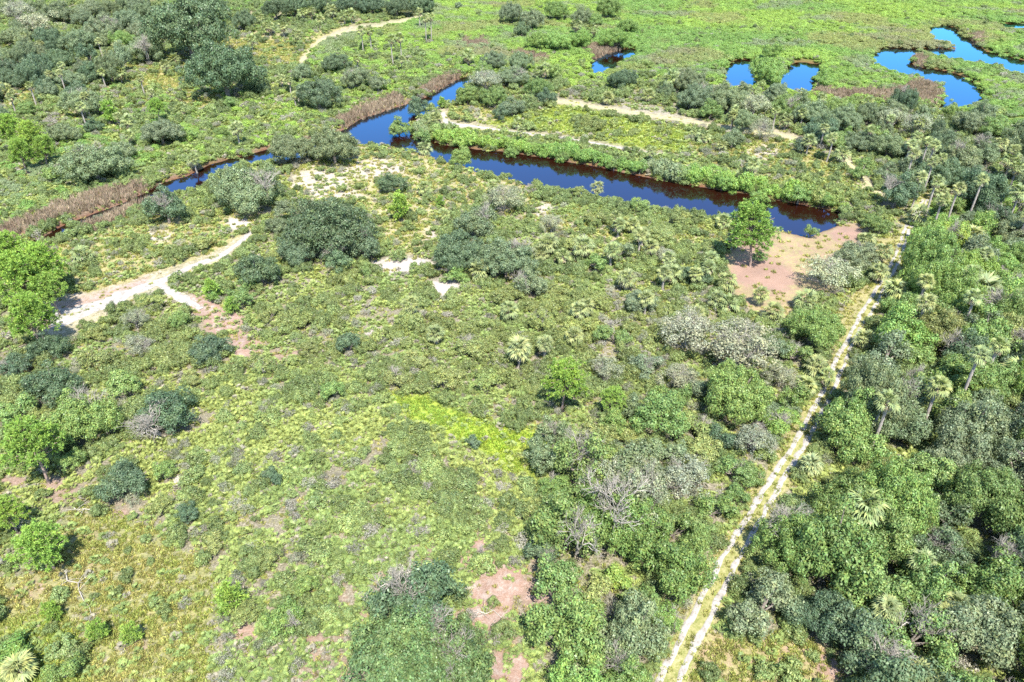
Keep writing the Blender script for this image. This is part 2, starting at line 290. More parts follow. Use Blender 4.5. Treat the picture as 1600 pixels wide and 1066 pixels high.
def ground_mat():
    m, t, out = nt('ground')
    p = N(t, "ShaderNodeBsdfPrincipled"); p.inputs['Roughness'].default_value = .95; p.inputs['Specular IOR Level'].default_value = .15
    geo = N(t, "ShaderNodeNewGeometry"); pos = geo.outputs['Position']
    A = N(t, "ShaderNodeAttribute", attribute_name='wA'); B = N(t, "ShaderNodeAttribute", attribute_name='wB')
    sa = N(t, "ShaderNodeSeparateColor"); t.links.new(A.outputs['Color'], sa.inputs[0])
    sb = N(t, "ShaderNodeSeparateColor"); t.links.new(B.outputs['Color'], sb.inputs[0])
    n1 = noise(t, 1.1, 5, .7, pos); n2 = noise(t, 5.0, 4, .7, pos); n3 = noise(t, .25, 4, .6, pos); n4 = noise(t, 16.0, 3, .7, pos)
    def thr(w, soft=.35, nn=n1):     # ragged edge: weight compared with noise
        return mathn(t, 'DIVIDE', mathn(t, 'ADD', mathn(t, 'SUBTRACT', w, mathn(t, 'ADD', mathn(t, 'MULTIPLY', mathn(t, 'SUBTRACT', nn.outputs[0], .5), 1.5), .5)), soft/2), soft, True)
    litter = ramp(t, n2.outputs[0], [(.28, (.05, .045, .03)), (.5, (.14, .125, .085)), (.72, (.30, .27, .21))])
    green = ramp(t, n2.outputs[0], [(.25, (.05, .075, .02)), (.55, (.11, .15, .035)), (.8, (.19, .21, .06))])
    tan = ramp(t, n2.outputs[0], [(.25, (.12, .115, .04)), (.5, (.22, .2, .085)), (.75, (.34, .29, .15))])
    straw = ramp(t, n4.outputs[0], [(.25, (.11, .06, .042)), (.5, (.21, .135, .1)), (.75, (.33, .25, .205))])
    sand = ramp(t, n2.outputs[0], [(.25, (.17, .14, .11)), (.5, (.3, .265, .235)), (.75, (.42, .39, .36))])
    mud = ramp(t, n2.outputs[0], [(.3, (.05, .018, .01)), (.7, (.14, .055, .032))])
    c = mixc(t, thr(sb.outputs[0]), litter, green)
    c = mixc(t, thr(sa.outputs[2], .5), c, tan)
    c = mixc(t, thr(sb.outputs[2], .4), c, ramp(t, n2.outputs[0], [(.25, (.13, .17, .028)), (.55, (.21, .265, .04)), (.8, (.27, .31, .06))]))
    c = mixc(t, thr(sa.outputs[1], .5), c, straw)
    c = mixc(t, thr(sa.outputs[0], .55), c, sand)
    c = mixc(t, mathn(t, 'MULTIPLY', sb.outputs[1], 1.0, True), c, mud)
    c = mixc(t, 1.0, c, ramp(t, n3.outputs[0], [(.3, (.8, .8, .8)), (.7, (1.1, 1.08, 1.05))]), 'MULTIPLY')
    t.links.new(c, p.inputs['Base Color'])
    b = N(t, "ShaderNodeBump"); b.inputs['Strength'].default_value = .7; b.inputs['Distance'].default_value = .12
    t.links.new(n2.outputs[0], b.inputs['Height']); t.links.new(b.outputs[0], p.inputs['Normal'])
    t.links.new(p.outputs[0], out.inputs[0]); return m
M['ground'] = ground_mat()
def sand_mat(name, lo, mid, hi):
    m, t, out = nt(name)
    p = N(t, "ShaderNodeBsdfPrincipled"); p.inputs['Roughness'].default_value = .95; p.inputs['Specular IOR Level'].default_value = .1
    pos = N(t, "ShaderNodeNewGeometry").outputs['Position']
    n1 = noise(t, 1.6, 5, .7, pos); n2 = noise(t, 7, 4, .7, pos)
    f = mathn(t, 'ADD', mathn(t, 'MULTIPLY', n1.outputs[0], .65), mathn(t, 'MULTIPLY', n2.outputs[0], .35))
    t.links.new(ramp(t, f, [(.33, lo), (.46, mid), (.62, hi)]), p.inputs['Base Color'])
    b = N(t, "ShaderNodeBump"); b.inputs['Strength'].default_value = .6; b.inputs['Distance'].default_value = .06
    t.links.new(n2.outputs[0], b.inputs['Height']); t.links.new(b.outputs[0], p.inputs['Normal'])
    t.links.new(p.outputs[0], out.inputs[0]); return m
M['sand'] = sand_mat('white_sand', (.14, .12, .09), (.225, .205, .18), (.3, .29, .27))
M['verge'] = sand_mat('dry_verge', (.09, .11, .03), (.165, .165, .055), (.27, .24, .12))
M['dirt'] = sand_mat('pale_dirt', (.15, .17, .055), (.25, .235, .11), (.36, .32, .2))
def water_mat():
    m, t, out = nt('creek_water')
    pos = N(t, "ShaderNodeNewGeometry").outputs['Position']
    n = noise(t, .9, 3, .5, pos)
    b = N(t, "ShaderNodeBump"); b.inputs['Strength'].default_value = .02; b.inputs['Distance'].default_value = .05; t.links.new(n.outputs[0], b.inputs['Height'])
    d = N(t, "ShaderNodeBsdfDiffuse"); d.inputs['Color'].default_value = (.013, .004, .002, 1)
    g = N(t, "ShaderNodeBsdfGlossy"); g.inputs['Color'].default_value = (.17, .56, .96, 1); g.inputs['Roughness'].default_value = .012  # blue painted into the gloss colour to deepen the mirrored sky
    fr = N(t, "ShaderNodeFresnel"); fr.inputs['IOR'].default_value = 1.5
    for q in (d, g, fr): t.links.new(b.outputs[0], q.inputs['Normal'])
    mx = N(t, "ShaderNodeMixShader"); t.links.new(mathn(t, 'MULTIPLY', fr.outputs[0], 1.35, True), mx.inputs[0])
    t.links.new(d.outputs[0], mx.inputs[1]); t.links.new(g.outputs[0], mx.inputs[2]); t.links.new(mx.outputs[0], out.inputs[0]); return m
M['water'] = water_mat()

# ----------------------------------------------------------------------------- mesh helpers
def mesh_np(name, V, polys, n, mat):
    """V (k,3), polys (m,n) index array"""
    me = bpy.data.meshes.new(name); V = np.asarray(V, np.float32); polys = np.asarray(polys, np.int32)
    me.vertices.add(len(V)); me.vertices.foreach_set('co', V.ravel())
    me.loops.add(polys.size); me.loops.foreach_set('vertex_index', polys.ravel())
    me.polygons.add(len(polys)); me.polygons.foreach_set('loop_start', np.arange(len(polys), dtype=np.int32)*n)
    me.update(calc_edges=True); me.materials.append(M[mat]); return me
def obj(name, me, parent=None, loc=None, rz=0, sc=None, col=None):
    o = bpy.data.objects.new(name, me); C.objects.link(o)
    if parent is not None: o.parent = parent
    if loc is not None: o.location = tuple(float(v) for v in loc)
    if rz: o.rotation_euler = (0, 0, rz)
    if sc is not None: o.scale = sc if hasattr(sc, '__len__') else (sc,)*3
    if col is not None: o.color = (*[float(v) for v in col], 1)
    return o
def tag(o, label=None, cat=None, group=None, kind=None):
    for k, v in (('label', label), ('category', cat), ('group', group), ('kind', kind)):
        if v: o[k] = v
    return o
def unit(v): return v/np.maximum(np.linalg.norm(v, axis=-1, keepdims=True), 1e-9)
def rdir(n, r): return unit(r.normal(size=(n, 3)))
def cards(P, Nn, L_, W_, r):
    """diamond leaves at P facing Nn -> V, quads"""
    n = len(P); t = unit(np.cross(Nn, rdir(n, r))); b = np.cross(Nn, t)
    L_ = np.broadcast_to(np.asarray(L_, float), (n,))[:, None]; W_ = np.broadcast_to(np.asarray(W_, float), (n,))[:, None]
    V = np.stack([P-t*L_/2, P+b*W_/2+t*L_*.05, P+t*L_/2, P-b*W_/2+t*L_*.05], 1).reshape(-1, 3)
    return V, np.arange(4*n).reshape(n, 4)
def tube(pts, rad, sides=5):
    pts = np.array(pts, float); k = len(pts); V = []; 
    for i in range(k):
        d = pts[min(i+1, k-1)]-pts[max(i-1, 0)]; d = d/max(np.linalg.norm(d), 1e-9)
        a = np.cross(d, (0, 0, 1) if abs(d[2]) < .9 else (1, 0, 0)); a /= np.linalg.norm(a); b = np.cross(d, a)
        for s in range(sides):
            th = 2*math.pi*s/sides; V.append(pts[i]+rad[i]*(math.cos(th)*a+math.sin(th)*b))
    Q = [(i*sides+s, i*sides+(s+1) % sides, (i+1)*sides+(s+1) % sides, (i+1)*sides+s) for i in range(k-1) for s in range(sides)]
    return np.array(V), np.array(Q)
class MB:
    def __init__(s): s.V = []; s.Q = []; s.n = 0
    def add(s, V, Q):
        s.V.append(np.asarray(V)); s.Q.append(np.asarray(Q)+s.n); s.n += len(V)
    def mesh(s, name, mat): return mesh_np(name, np.concatenate(s.V), np.concatenate(s.Q), s.Q[0].shape[1], mat)

# ----------------------------------------------------------------------------- plant shapes
def crown_mesh(name, R, H, z0, rc, leaf, seed, fill=1.0, mat='leaf', flat=.85, up=.35, domes=1):
    """leaf clumps over one or several lumpy domes that fit in radius R, from z0 to H"""
    r = np.random.default_rng(seed); cen = []; D = []
    for k in range(domes):
        if domes == 1: D.append((0., 0., R, H)); break
        a = 6.28*k/domes+r.normal()*.35; q = R*(.42+.14*r.random()); D.append((math.cos(a)*q, math.sin(a)*q, R*(.46+.16*r.random()), H*(.62+.34*r.random())))
    if domes > 2: D.append((r.normal()*.1*R, r.normal()*.1*R, R*.5, H))
    for (dx, dy, dr, dh) in D:
        nc = int(2.2*(dr*dr*1.2+dr*(dh-z0)*.9)/(rc*rc)*(.75 if domes == 1 else .6))
        d = rdir(nc*2+6, r); d = d[d[:, 2] > -.45][:max(nc, 3)]; nc = len(d)
        az = np.arctan2(d[:, 1], d[:, 0]); ph = r.random(4)*6.28
        lob = 1+.15*np.sin(2*az+ph[0])+.12*np.sin(3*az+ph[1])+.08*np.sin(5*az+ph[2])+.09*r.normal(size=nc)
        rr = (r.random(nc)**.25)*lob; zc = (z0+dh)/2-.06*(dh-z0)
        c = np.stack([dx+d[:, 0]*rr*(dr-rc*.6), dy+d[:, 1]*rr*(dr-rc*.6), zc+d[:, 2]*rr*((dh-z0)/2-rc*.35)], 1)
        cen.append(c)
    cen = np.concatenate(cen); crc = rc*(.45+.75*r.random(len(cen)))
    Ps, Ns, Ls = [], [], []
    for c, k in zip(cen, crc):
        n = max(8, int(fill*2.6*math.pi*k*k*flat/(leaf*leaf*.5)))
        e = unit(rdir(n, r)+np.array((0, 0, up))+.35*unit(c-np.array((0, 0, H*.3)))[None])
        rad = k*(.6+.45*r.random(n)**.5)*(1+.16*r.normal(size=n))
        Ps.append(c+e*rad[:, None]*np.array((1, 1, flat))); Ns.append(unit(e+.55*rdir(n, r))); Ls.append(leaf*(.55+.9*r.random(n)))
    P = np.concatenate(Ps); Nn = np.concatenate(Ns); Lz = np.concatenate(Ls); P[:, 2] = np.maximum(P[:, 2], .03)
    V, Q = cards(P, Nn, Lz, Lz*.62, r)
    return mesh_np(name, V, Q, 4, mat), cen
def limbs_mesh(name, cen, H, r0, seed, mat='bark', n=7):
    r = np.random.default_rng(seed); mb = MB()
    fork = np.array((r.normal()*.15, r.normal()*.15, H*.22))
    mb.add(*tube([(0, 0, -.4), (0, 0, .1), fork*.6, fork], [r0*1.5, r0*1.15, r0, r0*.85], 7))
    for c in cen[r.permutation(len(cen))[:n]]:
        m_ = fork*.5+c*.5+np.array((r.normal()*.2, r.normal()*.2, H*.04))
        mb.add(*tube([fork-.1, m_, c], [r0*.55, r0*.36, r0*.12], 5))
    return mb.mesh(name, mat)
def twigs_mesh(name, H, seed, mat='grey', spread=.9, lev=4, r0=.07, base=0.0, kids=(3, 5)):
    """bare branching wood"""
    r = np.random.default_rng(seed); mb = MB()
    def go(p, d, ln, rad, k):
        q = p+d*ln*.5+r.normal(size=3)*ln*.06; e = p+d*ln+r.normal(size=3)*ln*.08
        mb.add(*tube([p, q, e], [rad, rad*.8, rad*.55], 3 if k < 3 else 5))
        if k == 0: return
        for i in range(r.integers(kids[0], kids[1]+1)):
            nd = unit(d+spread*rdir(1, r)[0]+np.array((0, 0, .12)))
            f = .35+.65*r.random()
            go(p+(e-p)*f, nd, ln*(.55+.25*r.random()), rad*.55, k-1)
    for i in range(3):
        go(np.array((r.normal()*.1, r.normal()*.1, base)), unit(np.array((r.normal()*.5, r.normal()*.5, 1.))), H*.45, r0, lev)
    return mb.mesh(name, mat)
def fan(mb, tip, d, up, rad, nb, wid, droop, r, spread=2.2):
    """palm fan: pointed blades around d in the plane of d and side, as quads folded to a point"""
    side = np.cross(d, up); side /= max(np.linalg.norm(side), 1e-6); nn = np.cross(side, d)
    V = []; Q = []
    for k in range(nb):
        a = (k/(nb-1)-.5)*spread+r.normal()*.05; e = math.cos(a)*d+math.sin(a)*side; ln = rad*(.8+.25*math.cos(a))*(.9+.2*r.random())
        b = np.cross(nn, e); m_ = tip+e*ln*.5+nn*.04*rad; t_ = tip+e*ln-np.array((0, 0, droop*ln))+nn*r.normal()*.04*rad
        n0 = len(V); V += [tip, m_+b*wid, t_, m_-b*wid]; Q.append((n0, n0+1, n0+2, n0+3))
    mb.add(V, Q)
def palmetto_mesh(name, seed, mat, nf=11, dead=False):
    r = np.random.default_rng(seed); mb = MB()
    for i in range(nf):
        az = 2.4*i+r.normal()*.3; el = .25+1.1*((i+.5)/nf)+r.normal()*.12
        d = np.array((math.cos(az)*math.cos(el), math.sin(az)*math.cos(el), math.sin(el)))
        p0 = np.array((r.normal()*.08, r.normal()*.08, .02)); ln = .38+.25*r.random(); tip = p0+d*ln
        sd = unit(np.cross(d, (0, 0, 1)))*.016
        mb.add([p0-sd, p0+sd, tip+sd, tip-sd], [(0, 1, 2, 3)])
        fd = unit(d+np.array((0, 0, -.25 if not dead else -.8))+r.normal(size=3)*.15)
        fan(mb, tip, fd, np.array((0, 0, 1.)), .42*(.8+.4*r.random()), 9, .042, .12, r, 3.2)
    return mb.mesh(name, mat)
def frond_mesh(name, seed, mat, droop=.35, ln=1.1):
    r = np.random.default_rng(seed); mb = MB(); tip = np.array((ln*.8, 0, .1))
    mb.add([(0, -.03, 0), (0, .03, 0), tip+(0, .02, 0), tip-(0, .02, 0)], [(0, 1, 2, 3)])
    fan(mb, tip, np.array((1., 0, -.1)), np.array((0, 0, 1.)), ln*.7, 13, .07*ln, droop, r, 4.2)
    return mb.mesh(name, mat)
def palm_crown(name, seed, mat, nf=30, skirt=False, ln=1.1):
    r = np.random.default_rng(seed); out = MB()
    for i in range(nf):
        az = 2.4*i+r.normal()*.15
        el = (1.25-1.75*(i+.5)/nf) if not skirt else (-.55-.75*(i+.5)/nf)
        el += r.normal()*.1
        d = np.array((math.cos(az)*math.cos(el), math.sin(az)*math.cos(el), math.sin(el)))
        tip = d*ln*(.75+.25*r.random())*(.7 if skirt else 1)
        sd = unit(np.cross(d, (0, 0, 1)))*.03
        out.add([-sd, sd, tip+sd*.7, tip-sd*.7], [(0, 1, 2, 3)])
        fd = unit(d+np.array((0, 0, -.3))+r.normal(size=3)*.1)
        fan(out, tip, fd, unit(np.array((0, 0, 1.))+.4*rdir(1, r)[0]), ln*(.6+.2*r.random()), 10, .07*ln, .25 if not skirt else .15, r, 4.0 if not skirt else 2.2)
    return out.mesh(name, mat)
def pine_meshes(seed, H, R, z0, ntuft, mat='needle'):
    r = np.random.default_rng(seed); wood = MB(); nd = MB()
    lean = np.array((r.normal()*.05, r.normal()*.05)); tp = lambda z: np.array((lean[0]*z+.12*math.sin(z*.5+seed), lean[1]*z+.1*math.cos(z*.6), z))
    zs = np.linspace(-.4, H*.96, 8); wood.add(*tube([tp(z) for z in zs], np.linspace(H*.02+.03, .03, 8), 6))
    nb = max(8, ntuft//6); P = []; D = []
    for i in range(nb):
        f = (i+.5)/nb; z = z0+(H*.97-z0)*f; az = 2.4*i+r.normal()*.4; ln = R*(1.08-.75*f**1.6)*(.7+.4*r.random())
        b0 = tp(z); e = b0+np.array((math.cos(az)*ln, math.sin(az)*ln, ln*(.22+.3*f)+r.normal()*.15)); m_ = (b0+e)/2+np.array((0, 0, -.05*ln))
        wood.add(*tube([b0, m_, e], [.06, .045, .02], 4))
        for k in range(6):
            q = .45+.55*r.random(); p = b0+(e-b0)*q+r.normal(size=3)*np.array((.34, .34, .22))*max(.5, R*.32); P.append(p); D.append(unit((e-b0)*.5+np.array((0, 0, ln*.9))))
    for p, d in zip(P, D):
        n = 30; e = unit(rdir(n, r)+d*.6); ln = .36*(.75+.5*r.random(n))
        t = unit(np.cross(e, rdir(n, r)))*.034; b = p+e*.03; tip = p+e*ln[:, None]
        V = np.stack([b, (b+tip)/2+t, tip, (b+tip)/2-t], 1).reshape(-1, 3); nd.add(V, np.arange(4*n).reshape(n, 4))
    return wood.mesh('pine_trunk_%d' % seed, 'pine_bark'), nd.mesh('pine_crown_%d' % seed, mat)
def tuft_mesh(name, seed, mat, n=16, h=.5, w=.03, lean=.55, base=.12):
    r = np.random.default_rng(seed); a = r.random(n)*6.28; rr = base*r.random(n)**.5
    p = np.stack([np.cos(a)*rr, np.sin(a)*rr, -.04+0*a], 1); a2 = r.random(n)*6.28; le = lean*r.random(n)
    d = unit(np.stack([np.cos(a2)*le, np.sin(a2)*le, np.ones(n)], 1)); ln = h*(.6+.5*r.random(n))
    s = unit(np.cross(d, rdir(n, r)))*w; tip = p+d*ln[:, None]+np.stack([np.cos(a2), np.sin(a2), -.4+0*a2], 1)*(le*ln*.3)[:, None]
    V = np.stack([p-s*.5, p+s*.5, p+d*(ln*.55)[:, None]+s, tip, p+d*(ln*.55)[:, None]-s], 1).reshape(-1, 3)
    return mesh_np(name, V, np.arange(5*n).reshape(n, 5), 5, mat)

# ----------------------------------------------------------------------------- ground, water, tracks
def build_ground():
    xs = np.concatenate([[-9000, -3500, -1500, -800, -500], np.arange(-320, 1921, 3.2), [2100, 2400, 3100, 5100, 10600]])
    ys = np.concatenate([[-194, -188, -180, -170, -158, -145, -132], np.arange(-120, 1241, 3.0), [1300, 1450, 1700, 2100]])
    X, Y = np.meshgrid(xs, ys); g = G(X, Y, 0.0) if False else None
    a, b = (X-800)/F, (Y-533)/F; t = -CAM_H/(-SP-b*CP); GX = a*t; GY = (CP-b*SP)*t
    Z = ZG(GX.ravel(), GY.ravel())
    V = np.stack([GX.ravel(), GY.ravel(), Z], 1); nx, ny = len(xs), len(ys)
    i = np.arange(ny-1)[:, None]*nx+np.arange(nx-1)[None]
    Q = np.stack([i+nx, i+nx+1, i+1, i], -1).reshape(-1, 4)
    me = mesh_np('ground', V, Q, 4, 'ground')
    for nm, ks in (('wA', ('sand', 'straw', 'tan')), ('wB', ('green', 'mud', 'lush'))):
        at = me.attributes.new(nm, 'FLOAT_COLOR', 'POINT'); c = np.ones((len(V), 4), np.float32)
        for k, ly in enumerate(ks): c[:, k] = L(ly, V[:, 0], V[:, 1])
        at.data.foreach_set('color', c.ravel())
    me.polygons.foreach_set('use_smooth', np.ones(len(Q), bool))
    tag(obj('ground', me), 'sandy scrub ground with litter, dry grass and bare patches', None, None, 'structure')
build_ground()
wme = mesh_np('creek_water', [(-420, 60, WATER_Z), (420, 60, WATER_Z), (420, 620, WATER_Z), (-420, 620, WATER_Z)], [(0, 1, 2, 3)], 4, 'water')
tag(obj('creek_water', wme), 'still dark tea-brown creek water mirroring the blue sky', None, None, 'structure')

def resample(pts, step):
    P = np.array([[*G(p[0], p[1])[:2], (p[2] if len(p) > 2 else 0)] for p in pts])
    d = np.concatenate([[0], np.cumsum(np.hypot(*np.diff(P[:, :2], axis=0).T))]); s = np.arange(0, d[-1], step)
    return np.stack([np.interp(s, d, P[:, k]) for k in range(3)], 1)
def ribbon(name, pts, width, mat, dz, seed, step=.5, rag=.35, parent=None, cols=7):
    """ragged-edged sheet along a centre line; width in metres, or None to take the pixel width given with each point"""
    P = resample(pts, step); n = len(P); T = np.gradient(P[:, :2], axis=0); T /= np.maximum(np.linalg.norm(T, axis=1, keepdims=True), 1e-6); Nn = np.stack([T[:, 1], -T[:, 0]], 1)
    if width is None:
        x, y, s = PX(P[:, 0], P[:, 1]); w = P[:, 2]/s
        # pixel width is measured across the picture: undo the foreshortening for paths that run across it
        dep = np.sin(np.arctan2(CAM_H, P[:, 1])); w = w/np.hypot(Nn[:, 0], Nn[:, 1]*dep)
    else: w = np.full(n, width)
    ss = np.arange(n)*step
    l = w/2*(1+rag*2*(fbm(ss, ss*0+seed, 1.6, 3, seed)-.5)); r_ = w/2*(1+rag*2*(fbm(ss, ss*0+seed+40, 1.6, 3, seed+1)-.5))
    V = []
    for k in range(cols):
        f = k/(cols-1); off = -l+(l+r_)*f; xy = P[:, :2]+Nn*off[:, None]; z = ZG(xy[:, 0], xy[:, 1])+dz-(.05 if k in (0, cols-1) else 0)
        V.append(np.column_stack([xy, z]))
    V = np.stack(V, 1).reshape(-1, 3); i = np.arange(n-1)[:, None]*cols+np.arange(cols-1)[None]
    Q = np.stack([i, i+1, i+cols+1, i+cols], -1).reshape(-1, 4)
    return obj(name, mesh_np(name, V, Q, 4, mat), parent)
trk = tag(ribbon('dirt_track', MID, 2.4, 'verge', .035, 3, cols=9), 'two-rut sandy track running up to the creek end on the right', None, None, 'structure')
ribbon('wheel_rut', TRK_L, .58, 'sand', .075, 5, rag=.8, parent=trk); ribbon('wheel_rut', TRK_R, .54, 'sand', .075, 9, rag=1.0, parent=trk)
tag(ribbon('sand_path', SAND, None, 'sand', .06, 11, rag=.45, cols=11), 'wide white sand path leading out from the left pines', None, None, 'structure')
tag(ribbon('sand_path', SAND2, None, 'sand', .075, 13, rag=.6), 'short white sand spur branching off the sand path', None, None, 'structure')
tag(ribbon('foot_path', THIN, None, 'sand', .05, 15, rag=.45), 'thin pale foot path along the far bank of the canal', None, None, 'structure')
tag(ribbon('grass_track', FAR, None, 'dirt', .05, 17, rag=.5), 'tan grassy track behind the canal meadow', None, None, 'structure')
tag(ribbon('grass_track', FAR2, None, 'dirt', .05, 19, rag=.5), 'tan grassy track winding off at the upper left', None, None, 'structure')

# ----------------------------------------------------------------------------- kinds of plant
COL = dict(dk=(.095, .138, .072), bl=(.15, .188, .098), md=(.155, .222, .065), br=(.17, .26, .065), gy=(.25, .265, .17), ol=(.2, .23, .075), li=(.21, .285, .06),
           pine=(.2, .3, .058), palm=(.21, .24, .095), tan=(.4, .33, .22))
COL['dg'] = (.118, .175, .066)
CN = dict(dg='deep green', dk='dark green', bl='grey-green', md='mid-green', br='bright green', gy='silvery grey', ol='olive green', li='yellow-green')
OAK = {'s': [], 'm': [], 'l': []}
for cl, R, H, rc, leaf, nv in (('s', 1.9, 3.2, .5, .16, 5), ('m', 3.4, 5.0, .72, .19, 8), ('l', 7.0, 8.0, 1.05, .26, 4)):
    for k in range(nv):
        cm, cen = crown_mesh('oak_crown_%s%d' % (cl, k), R, H, H*.12, rc, leaf, 100+k*7+ord(cl), fill=.92, domes={'s': 1+k % 3, 'm': 2+k % 4, 'l': 5}[cl])
        OAK[cl].append((cm, limbs_mesh('oak_limbs_%s%d' % (cl, k), cen, H, .055*R+.04, 50+k), R, H))
GREY = []
for k in range(3):
    cm, cen = crown_mesh('grey_crown_%d' % k, 3.0, 4.4, .7, .7, .17, 300+k, fill=.42)
    GREY.append((cm, twigs_mesh('grey_limbs_%d' % k, 4.4, 320+k, spread=.95, lev=5, r0=.085, kids=(3, 4)), 3.0, 4.4))
DEAD = [twigs_mesh('dead_wood_%d' % k, 4.0, 340+k, spread=.85, lev=4, r0=.11, kids=(3, 4)) for k in range(2)]
PINE = [pine_meshes(400+k, 6.6, 2.5, 2.3+.3*k, 460) for k in range(4)] + [pine_meshes(420+k, 2.6, 1.0, .4, 90) for k in range(2)]
PALM_C = [palm_crown('palm_crown_%d' % k, 500+k, 'frond') for k in range(4)]
PALM_S = [palm_crown('palm_skirt_%d' % k, 520+k, 'skirt', 13, True) for k in range(3)]
FROND = [frond_mesh('frond_%d' % k, 540+k, 'frond', .25+.15*k) for k in range(3)]
def palm_trunk(k, h=1.0):
    r = np.random.default_rng(560+k); zs = np.linspace(-.3, h, 9); bend = r.normal(size=2)*.03
    return [(bend[0]*math.sin(z), bend[1]*math.sin(z*1.3), z) for z in zs]
TRUNKS = {}
def trunk_mesh(h):
    h = round(h*2)/2
    if h not in TRUNKS:
        r = np.random.default_rng(int(h*10)); zs = np.linspace(-.3, h+.1, max(5, int(h*3))); b = r.normal(size=2)*.12
        pts = [(b[0]*math.sin(z/h*2), b[1]*math.sin(z/h*2.6), z) for z in zs]
        rad = [.17+.05*(i % 2)+(.08 if i < 2 else 0)-(.03*i/len(zs)) for i in range(len(zs))]
        TRUNKS[h] = tube(pts, rad, 8); TRUNKS[h] = mesh_np('palm_trunk', *TRUNKS[h], 4, 'pbark')
    return TRUNKS[h], h
ORD = "first second third fourth fifth sixth seventh eighth ninth tenth eleventh twelfth thirteenth fourteenth fifteenth sixteenth seventeenth eighteenth nineteenth twentieth".split()
def ordinal(i, n):
    if n == 1: return 'only'
    if i == 0: return 'leftmost'
    if i == n-1: return 'rightmost'
    if i < 20: return ORD[i]
    t = i+1; return ('twenty', 'thirty', 'forty', 'fifty', 'sixty', 'seventy', 'eighty')[t//10-2]+('-'+ORD[t % 10-1] if t % 10 else 'th') if t % 10 else ('twentieth', 'thirtieth', 'fortieth', 'fiftieth', 'sixtieth', 'seventieth', 'eightieth')[t//10-2]
CROWNS = []      # x, y, radius of every tree, so that ground plants keep clear of trunks
def jit(c, a=.16):
    v = 1+random.uniform(-a, a); return (c[0]*v*(1+random.uniform(-.06, .06)), c[1]*v, c[2]*v*(1+random.uniform(-.08, .08)))
def place(cx, cyy, w, asp, hc):
    """crown centre pixel, pixel width -> base point and crown radius"""
    z = 2.0
    for _ in range(4):
        p = G(cx, cyy, z); _, _, s = PX(p[0], p[1], z); R = w/2/s; z = 2*R*asp*hc
    return p, R
TMX = np.array([p[0] for p in MID]); TMY = np.array([p[1] for p in MID])
def off_track(cx, cyy, w):
    for _ in range(40):
        d = 1e9
        for i in range(len(TMX)-1):
            ax, ay, bx, by = TMX[i], TMY[i], TMX[i+1], TMY[i+1]; t = max(0, min(1, ((cx-ax)*(bx-ax)+(cyy-ay)*(by-ay))/((bx-ax)**2+(by-ay)**2))); d = min(d, math.hypot(cx-ax-t*(bx-ax), cyy-ay-t*(by-ay)))
        if d > w*.47+(cyy+201)*.839/55*1.15: break
        tx = np.interp(-cyy, -TMY, TMX); cx += (-5 if cx < tx else 5)
    return cx
def oak(cx, cyy, w, key, label, group=None, asp=None, dead=False):
    cx = off_track(cx, cyy, w)
    sm = w < 42
    asp = asp or (random.uniform(.72, .9) if sm else random.uniform(.6, .78))
    if key == 'ol': asp *= .8; w *= .95
    p, R = place(cx, cyy, w, asp, .52); H = 2*R*asp
    if key == 'gy': cm, tm, R0, H0 = random.choice(GREY)
    else: cm, tm, R0, H0 = random.choice(OAK['s' if R < 2.5 else 'm' if R < 4.0 else 'l'])
    z = zg(p[0], p[1])
    e = obj({'gy': 'grey_tree', 'ol': 'scrub_oak', 'br': 'broadleaf_tree', 'li': 'broadleaf_tree', 'md': 'broadleaf_tree' if group else 'live_oak'}.get(key if 'mangrove' not in label else '', 'mangrove_tree' if 'mangrove' in label else 'live_oak'), None, loc=(p[0], p[1], z), rz=random.uniform(0, 6.28), sc=(R/R0*1.04, R/R0*1.04, H/H0))
    tag(e, label, 'tree', group)
    obj('trunk', tm, e); obj('crown', cm, e, col=jit(COL[key]))
    if dead: obj('dead_branches', random.choice(DEAD), e, loc=dead, sc=(R0/2.6,)*3)
    elif key != 'gy' and w > 46 and random.random() < .3: obj('dead_branches', random.choice(DEAD), e, loc=(random.uniform(-.5, .5)*R0, random.uniform(-.5, .5)*R0, H0*.22), sc=(R0*.26, R0*.26, H0*.21))
    CROWNS.append((p[0], p[1], R)); return e
def pine(cx, cyy, w, label, small=False, group=None, v=None):
    asp = 1.25 if small else 1.25
    k = (4+random.randrange(2)) if small else (v if v is not None else random.randrange(4))
    p, R = place(cx, cyy, w, 1.5, .62 if not small else .5); R0 = 1.05 if small else 2.8
    e = tag(obj('slash_pine', None, loc=(p[0], p[1], zg(p[0], p[1])), rz=random.uniform(0, 6.28), sc=R/R0), label, 'tree', group)
    obj('trunk', PINE[k][0], e); obj('crown', PINE[k][1], e, col=jit(COL['pine'], .1)); CROWNS.append((p[0], p[1], R*.6)); return e
